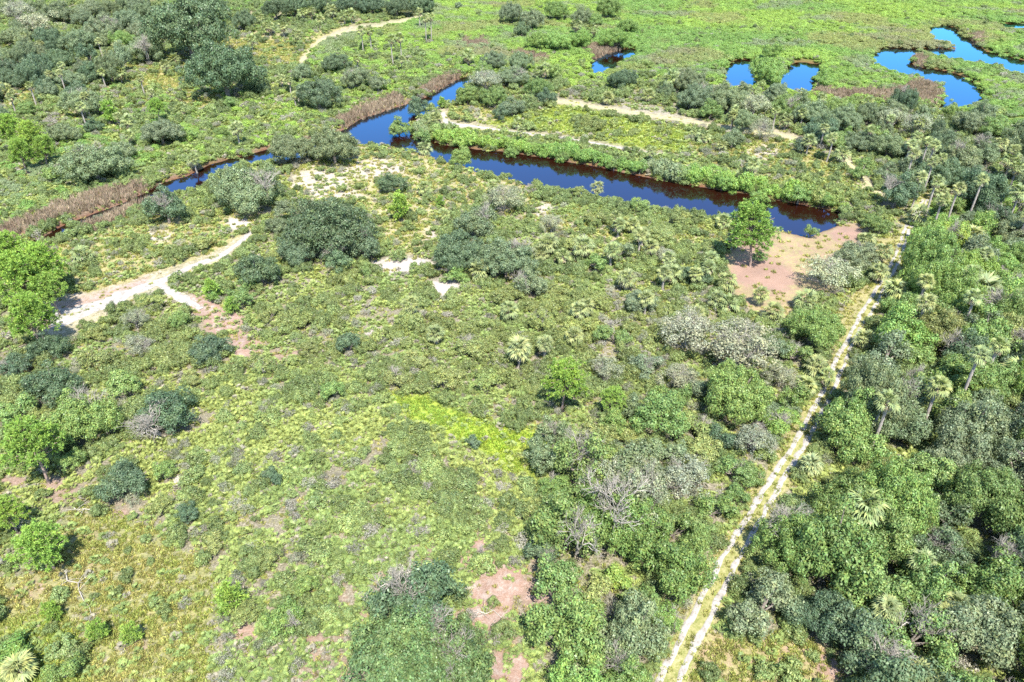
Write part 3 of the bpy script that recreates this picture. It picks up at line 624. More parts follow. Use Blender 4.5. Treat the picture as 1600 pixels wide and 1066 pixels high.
def palm(cx, cyy, w, h, label, group=None, tint=0.0, fronds=False):
    h = h*1.2+.3; p = G(cx, cyy, h); _, _, s = PX(p[0], p[1], h); R = max(1.4, w*1.12/2/s); sc = R/1.72
    tm, hh = trunk_mesh(max(.5, h)); z = zg(p[0], p[1])
    e = tag(obj('cabbage_palm', None, loc=(p[0], p[1], z), rz=random.uniform(0, 6.28)), label, 'palm', group)
    obj('trunk', tm, e)
    c = jit(COL['palm'], .12); c = (c[0]*(1-.05*tint), c[1]*(1+.05*tint), c[2]*(1+.3*tint))
    if fronds:
        r = random.Random(int(cx))
        for i in range(30):
            el = -1.2+1.8*(i+.5)/30+r.gauss(0, .08)
            f = obj('frond', FROND[i % 3], e, loc=(0, 0, hh), sc=sc*1.05*r.uniform(.9, 1.1), col=jit(c, .1)); f.rotation_euler = (r.gauss(0, .15), el, 2.4*i)
    else:
        obj('crown', random.choice(PALM_C), e, loc=(0, 0, hh), sc=sc, col=c)
    obj('dead_fronds', random.choice(PALM_S), e, loc=(0, 0, hh-.05), sc=sc*.92, col=jit(COL['tan'], .15))
    CROWNS.append((p[0], p[1], R*.5)); return e

# ----------------------------------------------------------------------------- single trees one can point to: (x, y of the crown, width, colour, label)
FEATURE_OAKS = [
 (512, 350, 138, 'dk', 'largest dark green live oak, broad crown beside the bare sand in the centre left'),
 (348, 107, 114, 'dk', 'wide round dark oak standing alone in the tan far left meadow'),
 (290, 40, 130, 'dk', 'broad dark oak above the round meadow oak at the far left'),
 (145, 252, 100, 'bl', 'wide grey-green oak beyond the reedy left creek arm'),
 (257, 320, 64, 'dk', 'dark oak on the near bank below the blue bend of the left creek'),
 (388, 292, 110, 'bl', 'spreading grey-green oak on the near bank covering the left creek'),
 (455, 228, 74, 'bl', 'left of two joined oaks hiding the creek left of the blue pool'),
 (520, 226, 80, 'bl', 'right of two joined oaks hiding the creek left of the blue pool'),
 (651, 158, 46, 'dk', 'round dark oak on the point beside the blue creek pool'),
 (612, 284, 52, 'dk', 'dark oak on dry sand below the canal mouth'),
 (405, 418, 74, 'dk', 'dark oak just left below the largest oak'),
 (375, 466, 46, 'md', 'small green oak at the end of the sand spur'),
 (326, 545, 66, 'dk', 'low dark oak beside the bare pinkish ground left'),
 (128, 648, 112, 'md', 'low spreading green oak in the left scrub'),
 (74, 598, 90, 'dk', 'dark rounded oak at the left edge above the spreading green oak'),
 (192, 746, 84, 'dk', 'dark blue-green oak above the yellow grass field'),
 (425, 746, 38, 'dk', 'small round dark shrub oak alone in the palmetto carpet'),
 (292, 800, 36, 'dk', 'small dark oak at the upper right edge of the yellow grass field'),
 (790, 310, 66, 'gy', 'grey willow-like tree leaning over dry ground south of the canal'),
 (745, 345, 70, 'bl', 'grey-green oak below the grey willow-like tree'),
 (720, 392, 90, 'dk', 'dark oak right of the small white sand patch in the centre'),
 (790, 402, 92, 'bl', 'grey-green oak joined to the right of the central dark oak'),
 (716, 428, 42, 'md', 'low green bush oak by the white sand patch in the centre'),
 (570, 424, 28, 'md', 'small round green oak at the foot of the largest oak'),
 (932, 410, 38, 'md', 'small round green tree among palms in the centre right'),
 (1090, 428, 52, 'dk', 'upright dark oak left of the pink clearing'),
 (1298, 428, 78, 'gy', 'thin grey bare-stemmed tree inside the clearing by the track'),
 (1342, 402, 62, 'bl', 'grey-green tree on the track side of the clearing'),
 (1286, 508, 92, 'md', 'rounded green oak below the clearing left of the track'),
 (1187, 402, 24, 'md', 'small dark bush at the foot of the clearing pine'),
 (1155, 612, 116, 'md', 'large green oak left of the track below the grey thicket'),
 (1030, 645, 96, 'md', 'green oak right of the two slender central pines'),
 (1225, 655, 70, 'br', 'bright green oak hugging the left edge of the track'),
 (1150, 540, 120, 'gy', 'large silvery grey leafless-looking tree left of the track'),
 (1075, 520, 90, 'gy', 'silvery grey tree left of the large leafless-looking one'),
 (650, 935, 140, 'dk', 'dark blue-green upper crown of the oak clump at the bottom centre'),
 (612, 1005, 130, 'dg', 'left green oak of the clump at the bottom centre'),
 (700, 1025, 125, 'dg', 'right green oak of the clump at the bottom centre'),
 (890, 985, 140, 'md', 'rounded green oak at the bottom between bare ground and the track'),
 (990, 975, 120, 'bl', 'grey-green oak beside the track at the bottom'),
 (905, 1055, 110, 'br', 'low bright green oak at the bottom edge right of bare ground'),
 (1052, 880, 116, 'md', 'green oak pressing against the track above the bottom'),
 (885, 815, 130, 'md', 'green oak left of the bare grey branches'),
 (920, 725, 120, 'md', 'green oak at the end of the bright grass swale'),
 (985, 735, 120, 'bl', 'upper grey-green tree of the big clump left of the track'),
 (1075, 745, 84, 'gy', 'grey twiggy tree between the bare branches and the track'),
 (1118, 790, 66, 'md', 'green oak at the left track edge beside the twiggy grey tree'),
 (740, 690, 30, 'dk', 'tiny dark cedar-like tree in the bright grass swale'),
 (545, 535, 40, 'dk', 'small dark pointed tree in the middle scrub'),
 (1405, 295, 64, 'dk', 'dark round tree where the track enters the upper right woods'),
 (1470, 268, 80, 'dk', 'broad dark oak in the upper right woods right of the track head'),
 (1254, 228, 30, 'dk', 'small dark oak on the tan grass behind the canal'),
 (1205, 76, 36, 'br', 'bright green rounded tree above the two far ponds'),
 (1205, 108, 60, 'br', 'bright mangrove clump standing between the two far ponds'),
 (1292, 120, 40, 'br', 'round mangrove bush right of the far ponds'),
 (622, 190, 40, 'md', 'low green bush oak on the point of the creek pool'),
 (870, 62, 46, 'br', 'bright green rounded tree in the far mangrove flat'),
]
for cx, cyy, w, key, lab in FEATURE_OAKS: oak(cx, cyy, w, key, lab, asp=.95 if w in (64, 40) and key == 'dk' else .92 if cyy > 690 and w > 90 else None)
oak(965, 805, 140, 'md', 'oak draped in large bare grey branches left of the track', dead=(.4, -.4, 1.6))
oak(1000, 775, 96, 'gy', 'broad dense grey twiggy crown in the big clump left of the track', asp=1.15)
oak(960, 745, 80, 'gy', 'smaller grey twiggy crown behind the dense grey one left of the track', asp=1.15)
oak(262, 640, 100, 'dk', 'dark oak with a fan of bare white branches on its left side', dead=(-1.6, .4, -.2))
def row(phrase, trees, tall=None):
    trees = sorted(trees, key=lambda t: t[0]); n = len(trees)
    for i, t in enumerate(trees):
        oak(*t, '%s tree, %s of the trees %s' % (CN[t[3]], ordinal(i, n), phrase), 'trees '+phrase, asp=random.uniform(*tall) if tall else None)
row('in the tan far left meadow', [(381, 30, 36, 'dk'), (405, 132, 38, 'dk'), (358, 157, 30, 'md'), (496, 145, 72, 'dk'), (526, 98, 46, 'dk'), (470, 112, 36, 'bl'), (226, 74, 60, 'bl'), (555, 120, 50, 'bl'), (590, 128, 36, 'bl'), (320, 8, 60, 'dk')])
row('beyond the left creek arm', [(250, 204, 70, 'bl'), (101, 205, 52, 'bl'), (145, 196, 32, 'dk'), (190, 232, 40, 'bl'), (345, 205, 26, 'md'), (82, 270, 36, 'md'), (300, 210, 24, 'md'), (40, 170, 30, 'md')])
row('in the far left corner woods', [(95, 90, 48, 'dk'), (14, 120, 52, 'dk'), (111, 121, 46, 'bl'), (128, 158, 66, 'bl'), (148, 112, 40, 'dk'), (120, 62, 60, 'bl'), (60, 40, 60, 'gy'), (160, 42, 56, 'bl'), (20, 56, 54, 'bl'), (200, 30, 50, 'bl'), (85, 20, 50, 'bl'), (30, 18, 46, 'gy'), (140, 14, 50, 'bl'), (190, 60, 40, 'md'), (64, 82, 40, 'bl'), (0, 90, 44, 'bl'), (240, 52, 40, 'gy'), (225, 16, 36, 'bl'), (70, 130, 34, 'dk')])
row('along the top edge left of centre', [(460, 8, 46, 'dk'), (500, 6, 40, 'dk'), (545, 6, 44, 'dk'), (580, 6, 44, 'dk'), (620, 8, 48, 'dk'), (660, 6, 44, 'dk'), (718, 8, 22, 'bl'), (430, 12, 40, 'dk')])
row('in the thicket behind the foot path', [(770, 150, 50, 'md'), (800, 165, 44, 'bl'), (760, 125, 50, 'gy'), (800, 118, 50, 'bl'), (840, 135, 46, 'md'), (780, 172, 36, 'dk'), (855, 150, 36, 'dk'), (730, 148, 36, 'md'), (815, 95, 40, 'bl'), (770, 95, 40, 'bl'), (870, 110, 40, 'md'), (755, 105, 30, 'md')])
row('in the far mangrove flat left of the ponds', [(800, 20, 40, 'bl'), (830, 30, 40, 'bl'), (870, 15, 40, 'md'), (910, 25, 36, 'bl'), (950, 12, 40, 'md'), (815, 45, 30, 'dk'), (980, 40, 36, 'br'), (840, 62, 40, 'br'), (905, 60, 44, 'br'), (930, 30, 30, 'md'), (960, 58, 50, 'br'), (970, 122, 48, 'dk'), (1040, 140, 30, 'bl')])
row('behind the grassy far track', [(1090, 150, 60, 'bl'), (1140, 155, 60, 'bl'), (1180, 165, 50, 'gy'), (1110, 170, 40, 'md'), (1160, 185, 50, 'bl'), (1190, 200, 40, 'gy'), (1080, 125, 50, 'bl'), (1145, 215, 40, 'bl'), (1230, 165, 50, 'md'), (1270, 175, 56, 'bl'), (1285, 205, 50, 'dk'), (1320, 185, 60, 'bl'), (1360, 175, 50, 'bl'), (1310, 218, 44, 'md'), (1345, 220, 56, 'bl'), (1395, 185, 50, 'gy'), (1440, 195, 50, 'gy'), (1390, 225, 56, 'bl'), (1350, 262, 56, 'md'), (1385, 265, 44, 'bl')])
row('in the upper right woods past the track head', [(1430, 235, 50, 'bl'), (1520, 190, 54, 'bl'), (1560, 200, 50, 'md'), (1480, 215, 44, 'bl'), (1545, 240, 50, 'bl'), (1520, 275, 56, 'dk'), (1560, 290, 50, 'bl'), (1590, 230, 46, 'bl'), (1550, 330, 60, 'dk'), (1500, 310, 50, 'md'), (1460, 320, 46, 'md'), (1590, 345, 44, 'dk'), (1370, 348, 46, 'md'), (1480, 345, 40, 'br')])
row('in the middle scrub', [(575, 530, 36, 'ol'), (700, 590, 56, 'ol'), (740, 540, 60, 'ol'), (760, 590, 56, 'ol'), (650, 560, 50, 'ol'), (620, 590, 50, 'ol'), (850, 500, 60, 'ol'), (905, 510, 56, 'ol'), (960, 520, 60, 'md'), (870, 455, 46, 'ol'), (830, 440, 60, 'bl'), (790, 460, 46, 'ol'), (1000, 470, 56, 'bl'), (930, 470, 40, 'ol'), (1010, 570, 60, 'bl'), (950, 575, 50, 'gy'), (980, 545, 40, 'ol'), (420, 490, 40, 'ol'), (470, 500, 44, 'ol'), (640, 495, 46, 'ol'), (520, 610, 40, 'md'), (405, 566, 50, 'ol'), (1060, 590, 60, 'gy'), (480, 545, 36, 'ol')])
row('between the canal and the clearing', [(1030, 370, 56, 'ol'), (980, 350, 40, 'ol'), (1060, 340, 40, 'ol'), (930, 340, 40, 'ol'), (1000, 320, 34, 'md'), (890, 380, 40, 'ol'), (970, 390, 40, 'bl'), (1040, 400, 36, 'gy'), (1105, 388, 26, 'ol'), (1268, 361, 24, 'md'), (860, 350, 36, 'gy'), (905, 300, 30, 'ol')])
row('around the left sand path', [(235, 470, 42, 'ol'), (335, 460, 28, 'br'), (390, 440, 30, 'md'), (318, 378, 40, 'ol'), (70, 540, 60, 'dk'), (150, 560, 60, 'ol'), (210, 540, 50, 'gy'), (190, 600, 56, 'md'), (30, 640, 60, 'md'), (210, 500, 40, 'gy'), (280, 500, 30, 'md'), (300, 590, 40, 'ol'), (150, 520, 40, 'ol'), (25, 570, 50, 'dk'), (425, 400, 30, 'ol')])
row('between bare branches and the bottom', [(1000, 1050, 100, 'md'), (960, 905, 60, 'li'), (1010, 940, 70, 'md'), (925, 925, 70, 'ol'), (1040, 960, 60, 'br'), (850, 860, 60, 'dk'), (1000, 860, 60, 'br'), (870, 760, 50, 'md'), (1100, 830, 40, 'md')])
row('left of the track beyond the grey trees', [(1090, 660, 70, 'ol'), (1040, 700, 66, 'bl'), (1100, 700, 60, 'ol'), (1180, 690, 70, 'gy'), (1195, 640, 50, 'bl'), (1150, 730, 60, 'md'), (1180, 740, 50, 'md'), (1085, 600, 60, 'bl'), (1220, 590, 60, 'gy'), (1245, 550, 50, 'md'), (1215, 545, 46, 'bl'), (985, 680, 60, 'ol'), (1130, 680, 56, 'dk'), (1150, 770, 50, 'md')])
row('along the lower left grass field', [(96, 1045, 60, 'md'), (440, 970, 60, 'br'), (380, 960, 56, 'ol'), (250, 790, 40, 'ol'), (255, 735, 40, 'md'), (420, 870, 50, 'ol'), (480, 915, 40, 'md'), (20, 1010, 60, 'br'), (110, 720, 40, 'md'), (330, 850, 50, 'ol')])
row('filling the oak clump at the bottom centre', [(660, 985, 120, 'dg'), (580, 1045, 90, 'dg'), (735, 985, 60, 'dg'), (650, 1050, 120, 'dg')], (.9, 1.1))
row('crowding round the largest oak', [(462, 322, 64, 'bl'), (566, 378, 72, 'dk'), (470, 385, 76, 'dk'), (520, 398, 70, 'dk'), (432, 350, 44, 'bl')])
row('on the canal banks', [(720, 240, 36, 'md'), (660, 205, 30, 'md'), (800, 228, 26, 'br'), (1000, 260, 24, 'br'), (880, 240, 22, 'md'), (1190, 296, 34, 'br'), (1250, 300, 38, 'br'), (1290, 308, 34, 'br'), (1130, 280, 32, 'br'), (1075, 271, 24, 'br'), (1070, 338, 24, 'ol'), (1195, 362, 24, 'br'), (960, 252, 24, 'md')])
# woods right of the track, filled by their own spacing
def inside(px, py, poly):
    c = False; n = len(poly)
    for i in range(n):
        x0, y0 = poly[i]; x1, y1 = poly[(i+1) % n]
        if (y0 > py) != (y1 > py) and px < (x1-x0)*(py-y0)/(y1-y0)+x0: c = not c
    return c
HOLES = [[(1260, 735), (1330, 700), (1440, 705), (1450, 765), (1340, 780), (1250, 790)], [(1060, 1100), (1100, 990), (1200, 975), (1285, 1000), (1335, 1040), (1340, 1100)]]
TRK_EDGE_ = [(1075, 1100), (1132, 960), (1175, 880), (1245, 760), (1290, 680), (1335, 575), (1362, 525), (1400, 470), (1425, 400), (1440, 345)]
def fill(phrase, poly, spacing, rr, keys, seed, tries=2500):
    r = random.Random(seed); P = np.array([G(*p)[:2] for p in poly]); pts = []
    for _ in range(tries):
        x, y = r.uniform(*sorted((P[:, 0].min(), P[:, 0].max()))), r.uniform(P[:, 1].min(), P[:, 1].max())
        a, b, s = PX(np.array([x]), np.array([y])); a = float(a[0]); b = float(b[0])
        if not inside(a, b, poly) or any(inside(a, b, h) for h in HOLES): continue
        R = r.uniform(*rr)
        if any((x-q[0])**2+(y-q[1])**2 < (spacing*(.6+.4*(R+q[2])/(2*rr[1])))**2 for q in pts): continue
        if any((x-q[0])**2+(y-q[1])**2 < (.75*(R+q[2]))**2 for q in CROWNS): continue
        pts.append((x, y, R))
    out = []
    for x, y, R in pts:
        H = R*1.35; a, b, s = PX(np.array([x]), np.array([y]), H*.5); out.append((float(a[0]), float(b[0]), float(2*R*s[0]), r.choice(keys)))
    row(phrase, out, (.72, 1.2))
KW = ['bl', 'bl', 'md', 'md', 'dk', 'md', 'br', 'ol']
fill('right of the track at the bottom', [(1130, 1040), (1180, 900), (1230, 820), (1400, 800), (1500, 830), (1500, 1090), (1340, 1090), (1300, 990), (1210, 960), (1140, 985)], 4.2, (2.4, 4.6), ['md', 'md', 'bl', 'dk', 'md'], 1)
fill('in the lower right corner', [(1500, 800), (1660, 780), (1680, 1110), (1500, 1110)], 4.4, (2.4, 4.8), ['dk', 'bl', 'md', 'md'], 2)
fill('at the right edge beside the palmetto opening', [(1455, 690), (1640, 660), (1660, 790), (1480, 810), (1450, 770)], 4.4, (2.4, 4.6), ['dk', 'md', 'bl'], 3)
fill('right of the track beside its middle stretch', [(1280, 705), (1325, 600), (1370, 540), (1640, 520), (1640, 660), (1450, 695), (1340, 695)], 4.4, (2.2, 4.6), KW, 4)
fill('right of the track below its head', [(1395, 500), (1425, 420), (1445, 350), (1640, 330), (1640, 520), (1380, 535)], 4.6, (2.2, 4.4), ['br', 'br', 'md', 'md', 'bl', 'li'], 5)
fill('filling the thicket left of the track', [(830, 700), (1000, 640), (1230, 600), (1265, 640), (1195, 740), (1145, 810), (1085, 920), (1030, 1020), (1020, 1080), (850, 1080), (840, 900)], 3.0, (1.4, 2.4), ['ol', 'md', 'bl', 'bl', 'md'], 6)

fill('packed into the far left corner woods', [(-20, 12), (230, 14), (245, 60), (200, 105), (120, 170), (-20, 190)], 11, (3.0, 5.5), ['bl', 'bl', 'dk', 'dk', 'md'], 7, 500)
fill('packed into the upper right woods', [(1060, 130), (1260, 160), (1450, 175), (1620, 210), (1620, 340), (1450, 330), (1330, 235), (1200, 190)], 7.5, (2.4, 4.2), ['bl', 'bl', 'dk', 'md'], 8, 600)
# ----------------------------------------------------------------------------- pines
for a in ((1185, 346, 86, 'tall pine with long shadow standing in the pink clearing'), (881, 585, 78, 'slender pine with bare trunk and round crown right of centre'),
          (960, 618, 46, 'small pale pine right of the slender central pine'), (45, 690, 100, 'big bright pine at the left edge above the grass field'),
          (60, 838, 84, 'bright pine at the left corner of the grass field'), (8, 795, 60, 'pine cut by the left edge above the corner pine'),
          (20, 425, 90, 'left pine of the grove at the start of the white sand path'), (62, 405, 80, 'back pine of the grove at the start of the white sand path'),
          (40, 480, 80, 'front pine of the grove at the start of the white sand path'), (75, 445, 60, 'right pine of the grove at the start of the white sand path'), (10, 385, 70, 'farthest pine of the grove at the start of the white sand path'),
          (15, 195, 50, 'left pine of the small grove beyond the left creek arm'), (45, 205, 50, 'middle pine of the small grove beyond the left creek arm'), (62, 225, 40, 'right pine of the small grove beyond the left creek arm'), (28, 230, 44, 'front pine of the small grove beyond the left creek arm'),
          (243, 165, 32, 'bright pine between oaks beyond the left creek arm')):
    pine(*a)
for a in ((357, 935, 44, 'small lone pine on the right side of the yellow grass field'), (151, 985, 30, 'little green pine sapling low in the yellow grass field'), (204, 990, 30, 'bright pine sapling beside the bare spot in the grass field'),
          (79, 957, 28, 'flat little sapling at the left of the grass field'), (623, 322, 32, 'bright young pine on dry sand in front of an oak'), (334, 452, 28, 'bright sapling by the end of the sand spur'), (362, 478, 20, 'tiny bright sapling below the sand spur'),
          (688, 315, 14, 'tiny bright sapling on the dry ground south of the canal'), (172, 176, 26, 'young pine on the far side of the left creek'), (690, 160, 12, 'tiny shrub pine at the foot path corner')):
    pine(*a, small=True)

# ----------------------------------------------------------------------------- palms: (x, y of the crown, width, trunk height)
def palms(phrase, L_, **kw):
    L_ = sorted(L_); n = len(L_)
    for i, t in enumerate(L_):
        palm(*t[:4], 'cabbage palm, %s of the palms %s' % (ordinal(i, n), phrase), 'palms '+phrase, **kw)
palm(1352, 790, 64, 3.6, 'grey-green cabbage palm with leaning trunk in the bottom right woods', tint=.9, fronds=True)
palm(810, 545, 40, 2.2, 'lone cabbage palm on a patch of bare sand in the centre', tint=.4, fronds=True)
palm(1176, 256, 26, 3.6, 'tall cabbage palm with bare trunk on the far canal bank')
palm(1592, 302, 30, 5.0, 'tall cabbage palm with long pale trunk at the right edge')
palm(369, 200, 26, 3.6, 'tall cabbage palm with visible trunk beyond the left creek')
palm(663, 229, 28, 1.2, 'squat cabbage palm at the water of the canal mouth')
palm(731, 88, 24, 2.5, 'full cabbage palm alone in the mangrove above the creek pool')
palm(1399, 455, 38, 1.8, 'cabbage palm shading the right rut of the track', fronds=True)
palm(1518, 370, 38, 3.0, 'round tan-skirted palm in bright woods right of the track head', fronds=True)
palm(1536, 458, 62, 3.0, 'large silvery palm in the woods at the right', tint=.9, fronds=True)
palm(31, 1047, 42, .8, 'palm at the bottom left corner', fronds=True)
palm(128, 402, 38, .6, 'low trunkless palm between reeds and white sand path', tint=.3)
palm(1268, 724, 36, 1.0, 'low palm at the right track edge by the palmetto opening', tint=.8, fronds=True)
palm(1587, 583, 44, 2.6, 'palm with tan skirt at the right edge below the silvery palm', fronds=True)
palms('of the far left corner woods', [(184, 74, 22, 3), (186, 115, 26, 2.5), (168, 82, 20, 2), (32, 67, 20, 2), (165, 115, 20, 2), (20, 82, 26, 2), (44, 88, 26, 2), (7, 140, 26, 2), (60, 125, 24, 2), (258, 102, 18, 2.5), (273, 92, 22, 1.5), (199, 190, 26, 1.5), (283, 169, 24, 2.0), (80, 55, 20, 2), (130, 95, 18, 2)])
palms('in the tan far left meadow', [(392, 62, 18, 3), (420, 42, 20, 2.5), (442, 42, 18, 3), (464, 55, 20, 2.5), (473, 20, 18, 3), (486, 18, 18, 3), (517, 17, 22, 3), (439, 125, 18, 2.5), (405, 28, 20, 2), (500, 30, 16, 2)])
palms('in the mangrove beyond the tan meadow', [(611, 60, 17, 7), (624, 58, 18, 7), (564, 48, 18, 6), (577, 47, 18, 6), (664, 28, 16, 7), (672, 26, 16, 7), (548, 22, 18, 3), (537, 24, 18, 3), (628, 94, 14, 2.5), (557, 92, 14, 3), (655, 20, 14, 5)])
palms('around the foot path thicket', [(852, 110, 24, 2.5), (680, 184, 24, 2), (810, 194, 20, .8), (950, 152, 22, 1.5), (1013, 148, 22, 1.5), (1050, 125, 34, 2.5), (925, 47, 24, 3), (901, 40, 22, 3), (842, 112, 20, 2)])
palms('behind the canal and far grassy track', [(1264, 222, 24, 2.5), (1316, 240, 28, 1.8), (1229, 186, 24, 2), (1100, 212, 26, 1.2), (1129, 229, 22, .8), (1438, 192, 24, 3), (1512, 236, 28, 3), (1580, 250, 30, 3.5), (1468, 297, 28, 1.5), (1435, 335, 36, 1.5), (1088, 206, 20, 1.2), (1590, 262, 26, 4), (1565, 225, 24, 3)])
palms('between the canal and the middle scrub', [(663, 292, 26, 1.2), (692, 334, 24, 1.2), (749, 421, 36, 1.5), (856, 380, 36, 2), (911, 387, 36, 1.8), (979, 434, 34, 1.6), (1050, 426, 36, 1.5), (845, 395, 30, 1.2), (1131, 345, 28, 1.2), (880, 400, 26, 1.5)])
palms('around the clearing', [(1136, 441, 36, 1.0), (1190, 458, 28, 1.6), (1139, 475, 34, 1), (1259, 468, 40, 1.2), (1209, 488, 34, 1.0), (1381, 394, 32, 1.8), (1354, 377, 32, 1.4), (1374, 424, 32, 1.6), (1120, 470, 30, .8)])
palms('along the track in the right half', [(1350, 532, 34, .8), (1394, 539, 36, 1), (1276, 573, 40, 1), (1259, 603, 36, 1), (1290, 590, 30, .8), (1240, 830, 40, 1.2)])
palms('in the bottom right woods', [(1475, 968, 50, 3), (1386, 954, 44, 3), (1437, 1057, 60, 2), (1496, 947, 44, 3), (1300, 860, 44, 2.4), (1440, 880, 40, 3)])

def palm_fill(phrase, poly, n, hs, seed):
    r = random.Random(seed); xs = [p[0] for p in poly]; ys = [p[1] for p in poly]; out = []
    while len(out) < n:
        x, y = r.uniform(min(xs), max(xs)), r.uniform(min(ys), max(ys))
        if inside(x, y, poly): out.append((off_track(x, y, 40), y, (y+201)*.839/55*r.uniform(2.4, 3.2), r.uniform(*hs)))
    palms(phrase, out)
palm_fill('standing above the upper right tree tops', [(1390, 200), (1620, 190), (1620, 340), (1450, 330)], 14, (4.5, 6.5), 71)
palm_fill('standing above the tree tops right of the track', [(1420, 380), (1600, 370), (1600, 640), (1340, 640)], 11, (4.5, 6.5), 72)
palm_fill('scattered through the middle scrub', [(600, 470), (1000, 480), (960, 640), (640, 590)], 7, (1.2, 2.0), 76)
palm_fill('in the growth on both canal banks', [(700, 190), (1060, 240), (1300, 270), (1100, 400), (760, 300)], 12, (1.5, 2.6), 77)
palm_fill('among the oaks beyond the left creek', [(60, 190), (330, 120), (540, 110), (420, 210), (120, 280)], 9, (2, 3.4), 78)
palm_fill('dotted through the oaks at the upper left', [(0, 30), (230, 30), (270, 130), (0, 200)], 16, (3, 5), 73)
palm_fill('in the belt left of the clearing', [(830, 355), (1120, 380), (1130, 500), (960, 460), (840, 430)], 9, (1.6, 2.6), 74)
palm_fill('behind the far grassy track', [(1060, 120), (1400, 160), (1400, 240), (1150, 200)], 12, (2.5, 4.5), 75)
# ----------------------------------------------------------------------------- fallen and standing dead wood
def branch(x0, y0, x1, y1, rad, lab, seed):
    a = G(x0, y0); b = G(x1, y1); r = np.random.default_rng(seed); mb = MB(); n = 7
    pts = [a+(b-a)*i/(n-1)+np.array((r.normal()*.15, r.normal()*.15, .1)) for i in range(n)]
    pts = [np.array((p[0], p[1], zg(p[0], p[1])+.12+.06*r.random())) for p in pts]; o = pts[0].copy(); o[2] = zg(*o[:2])
    mb.add(*tube([p-o for p in pts], np.linspace(rad, rad*.35, n), 6))
    for i in range(9):
        k = r.integers(1, n-1); d = unit(np.array((r.normal(), r.normal(), .25*abs(r.normal())))); mb.add(*tube([pts[k]-o, pts[k]-o+d*.5+(0, 0, .06), pts[k]-o+d*(.9+.7*r.random())], [rad*.4, rad*.3, rad*.12], 4))
    tag(obj('fallen_branch', mb.mesh('fallen_branch', 'grey'), loc=o), lab, 'branch')
branch(112, 795, 168, 803, .075, 'long pale fallen branch along the top of the yellow grass field', 1)
branch(104, 894, 146, 962, .07, 'crooked pale fallen branch lying inside the yellow grass field', 2)
branch(740, 955, 790, 968, .06, 'thin dead stick on the pinkish bare ground at the bottom', 3)
for i, (x, y, h, lab) in enumerate(((668, 772, 1.7, 'pointed grey dead snag in the palmetto carpet'), (752, 868, 1.3, 'grey dead shrub at the top of the pinkish bare ground'), (64, 375, 2.2, 'bare white bush beside the reedy left creek'), (1500, 905, 2.2, 'bare white branch in the shade of the lower right woods'), (88, 232, 1.8, 'pale dead bush by the small pine grove beyond the creek'), (1340, 850, 2.2, 'pale dead stems below the leaning palm'))):
    p = G(x, y); tag(obj('dead_shrub', DEAD[i % 2], loc=(p[0], p[1], zg(p[0], p[1])), rz=i*1.3, sc=(h/4.6, h/4.6, h/3.6)), lab, 'dead shrub')

# ----------------------------------------------------------------------------- low growth: the nearest as things, the rest as stuff
def mk(kind, mats):
    return {s: kind(s) for s in mats}
PALT = [[palmetto_mesh('saw_palmetto_%d%s' % (k, s), 600+k, m_) for k in range(5)] for s, m_ in (('', 'frond'), ('_i', 'frond_i'))]
SHRB = [[crown_mesh('shrub_%d%s' % (k, s), 1.0, 1.15, .0, .36, .135, 700+k, fill=.9, mat=m_)[0] for k in range(5)] for s, m_ in (('', 'leaf'), ('_i', 'leaf_i'))]
GRYS = []
for k in range(3):
    cm, _ = crown_mesh('grey_shrub_%d' % k, .9, .95, .05, .3, .10, 720+k, fill=.28, mat='leaf_i'); GRYS.append(cm)
GRYT = [twigs_mesh('grey_twigs_%d' % k, 1.0, 730+k, spread=1.1, lev=3, r0=.022, kids=(3, 4)) for k in range(3)]
MANG = [crown_mesh('mangrove_%d' % k, 1.9, 2.1, .0, .62, .24, 740+k, fill=.85, mat='leaf_i')[0] for k in range(5)]
TUFT = [tuft_mesh('grass_tuft_%d' % k, 760+k, 'blade_i', 26, .42, .045, .8, .3) for k in range(4)]
REED = [tuft_mesh('reed_clump_%d' % k, 780+k, 'blade_i', 26, 1.35, .03, .35, .3) for k in range(3)]

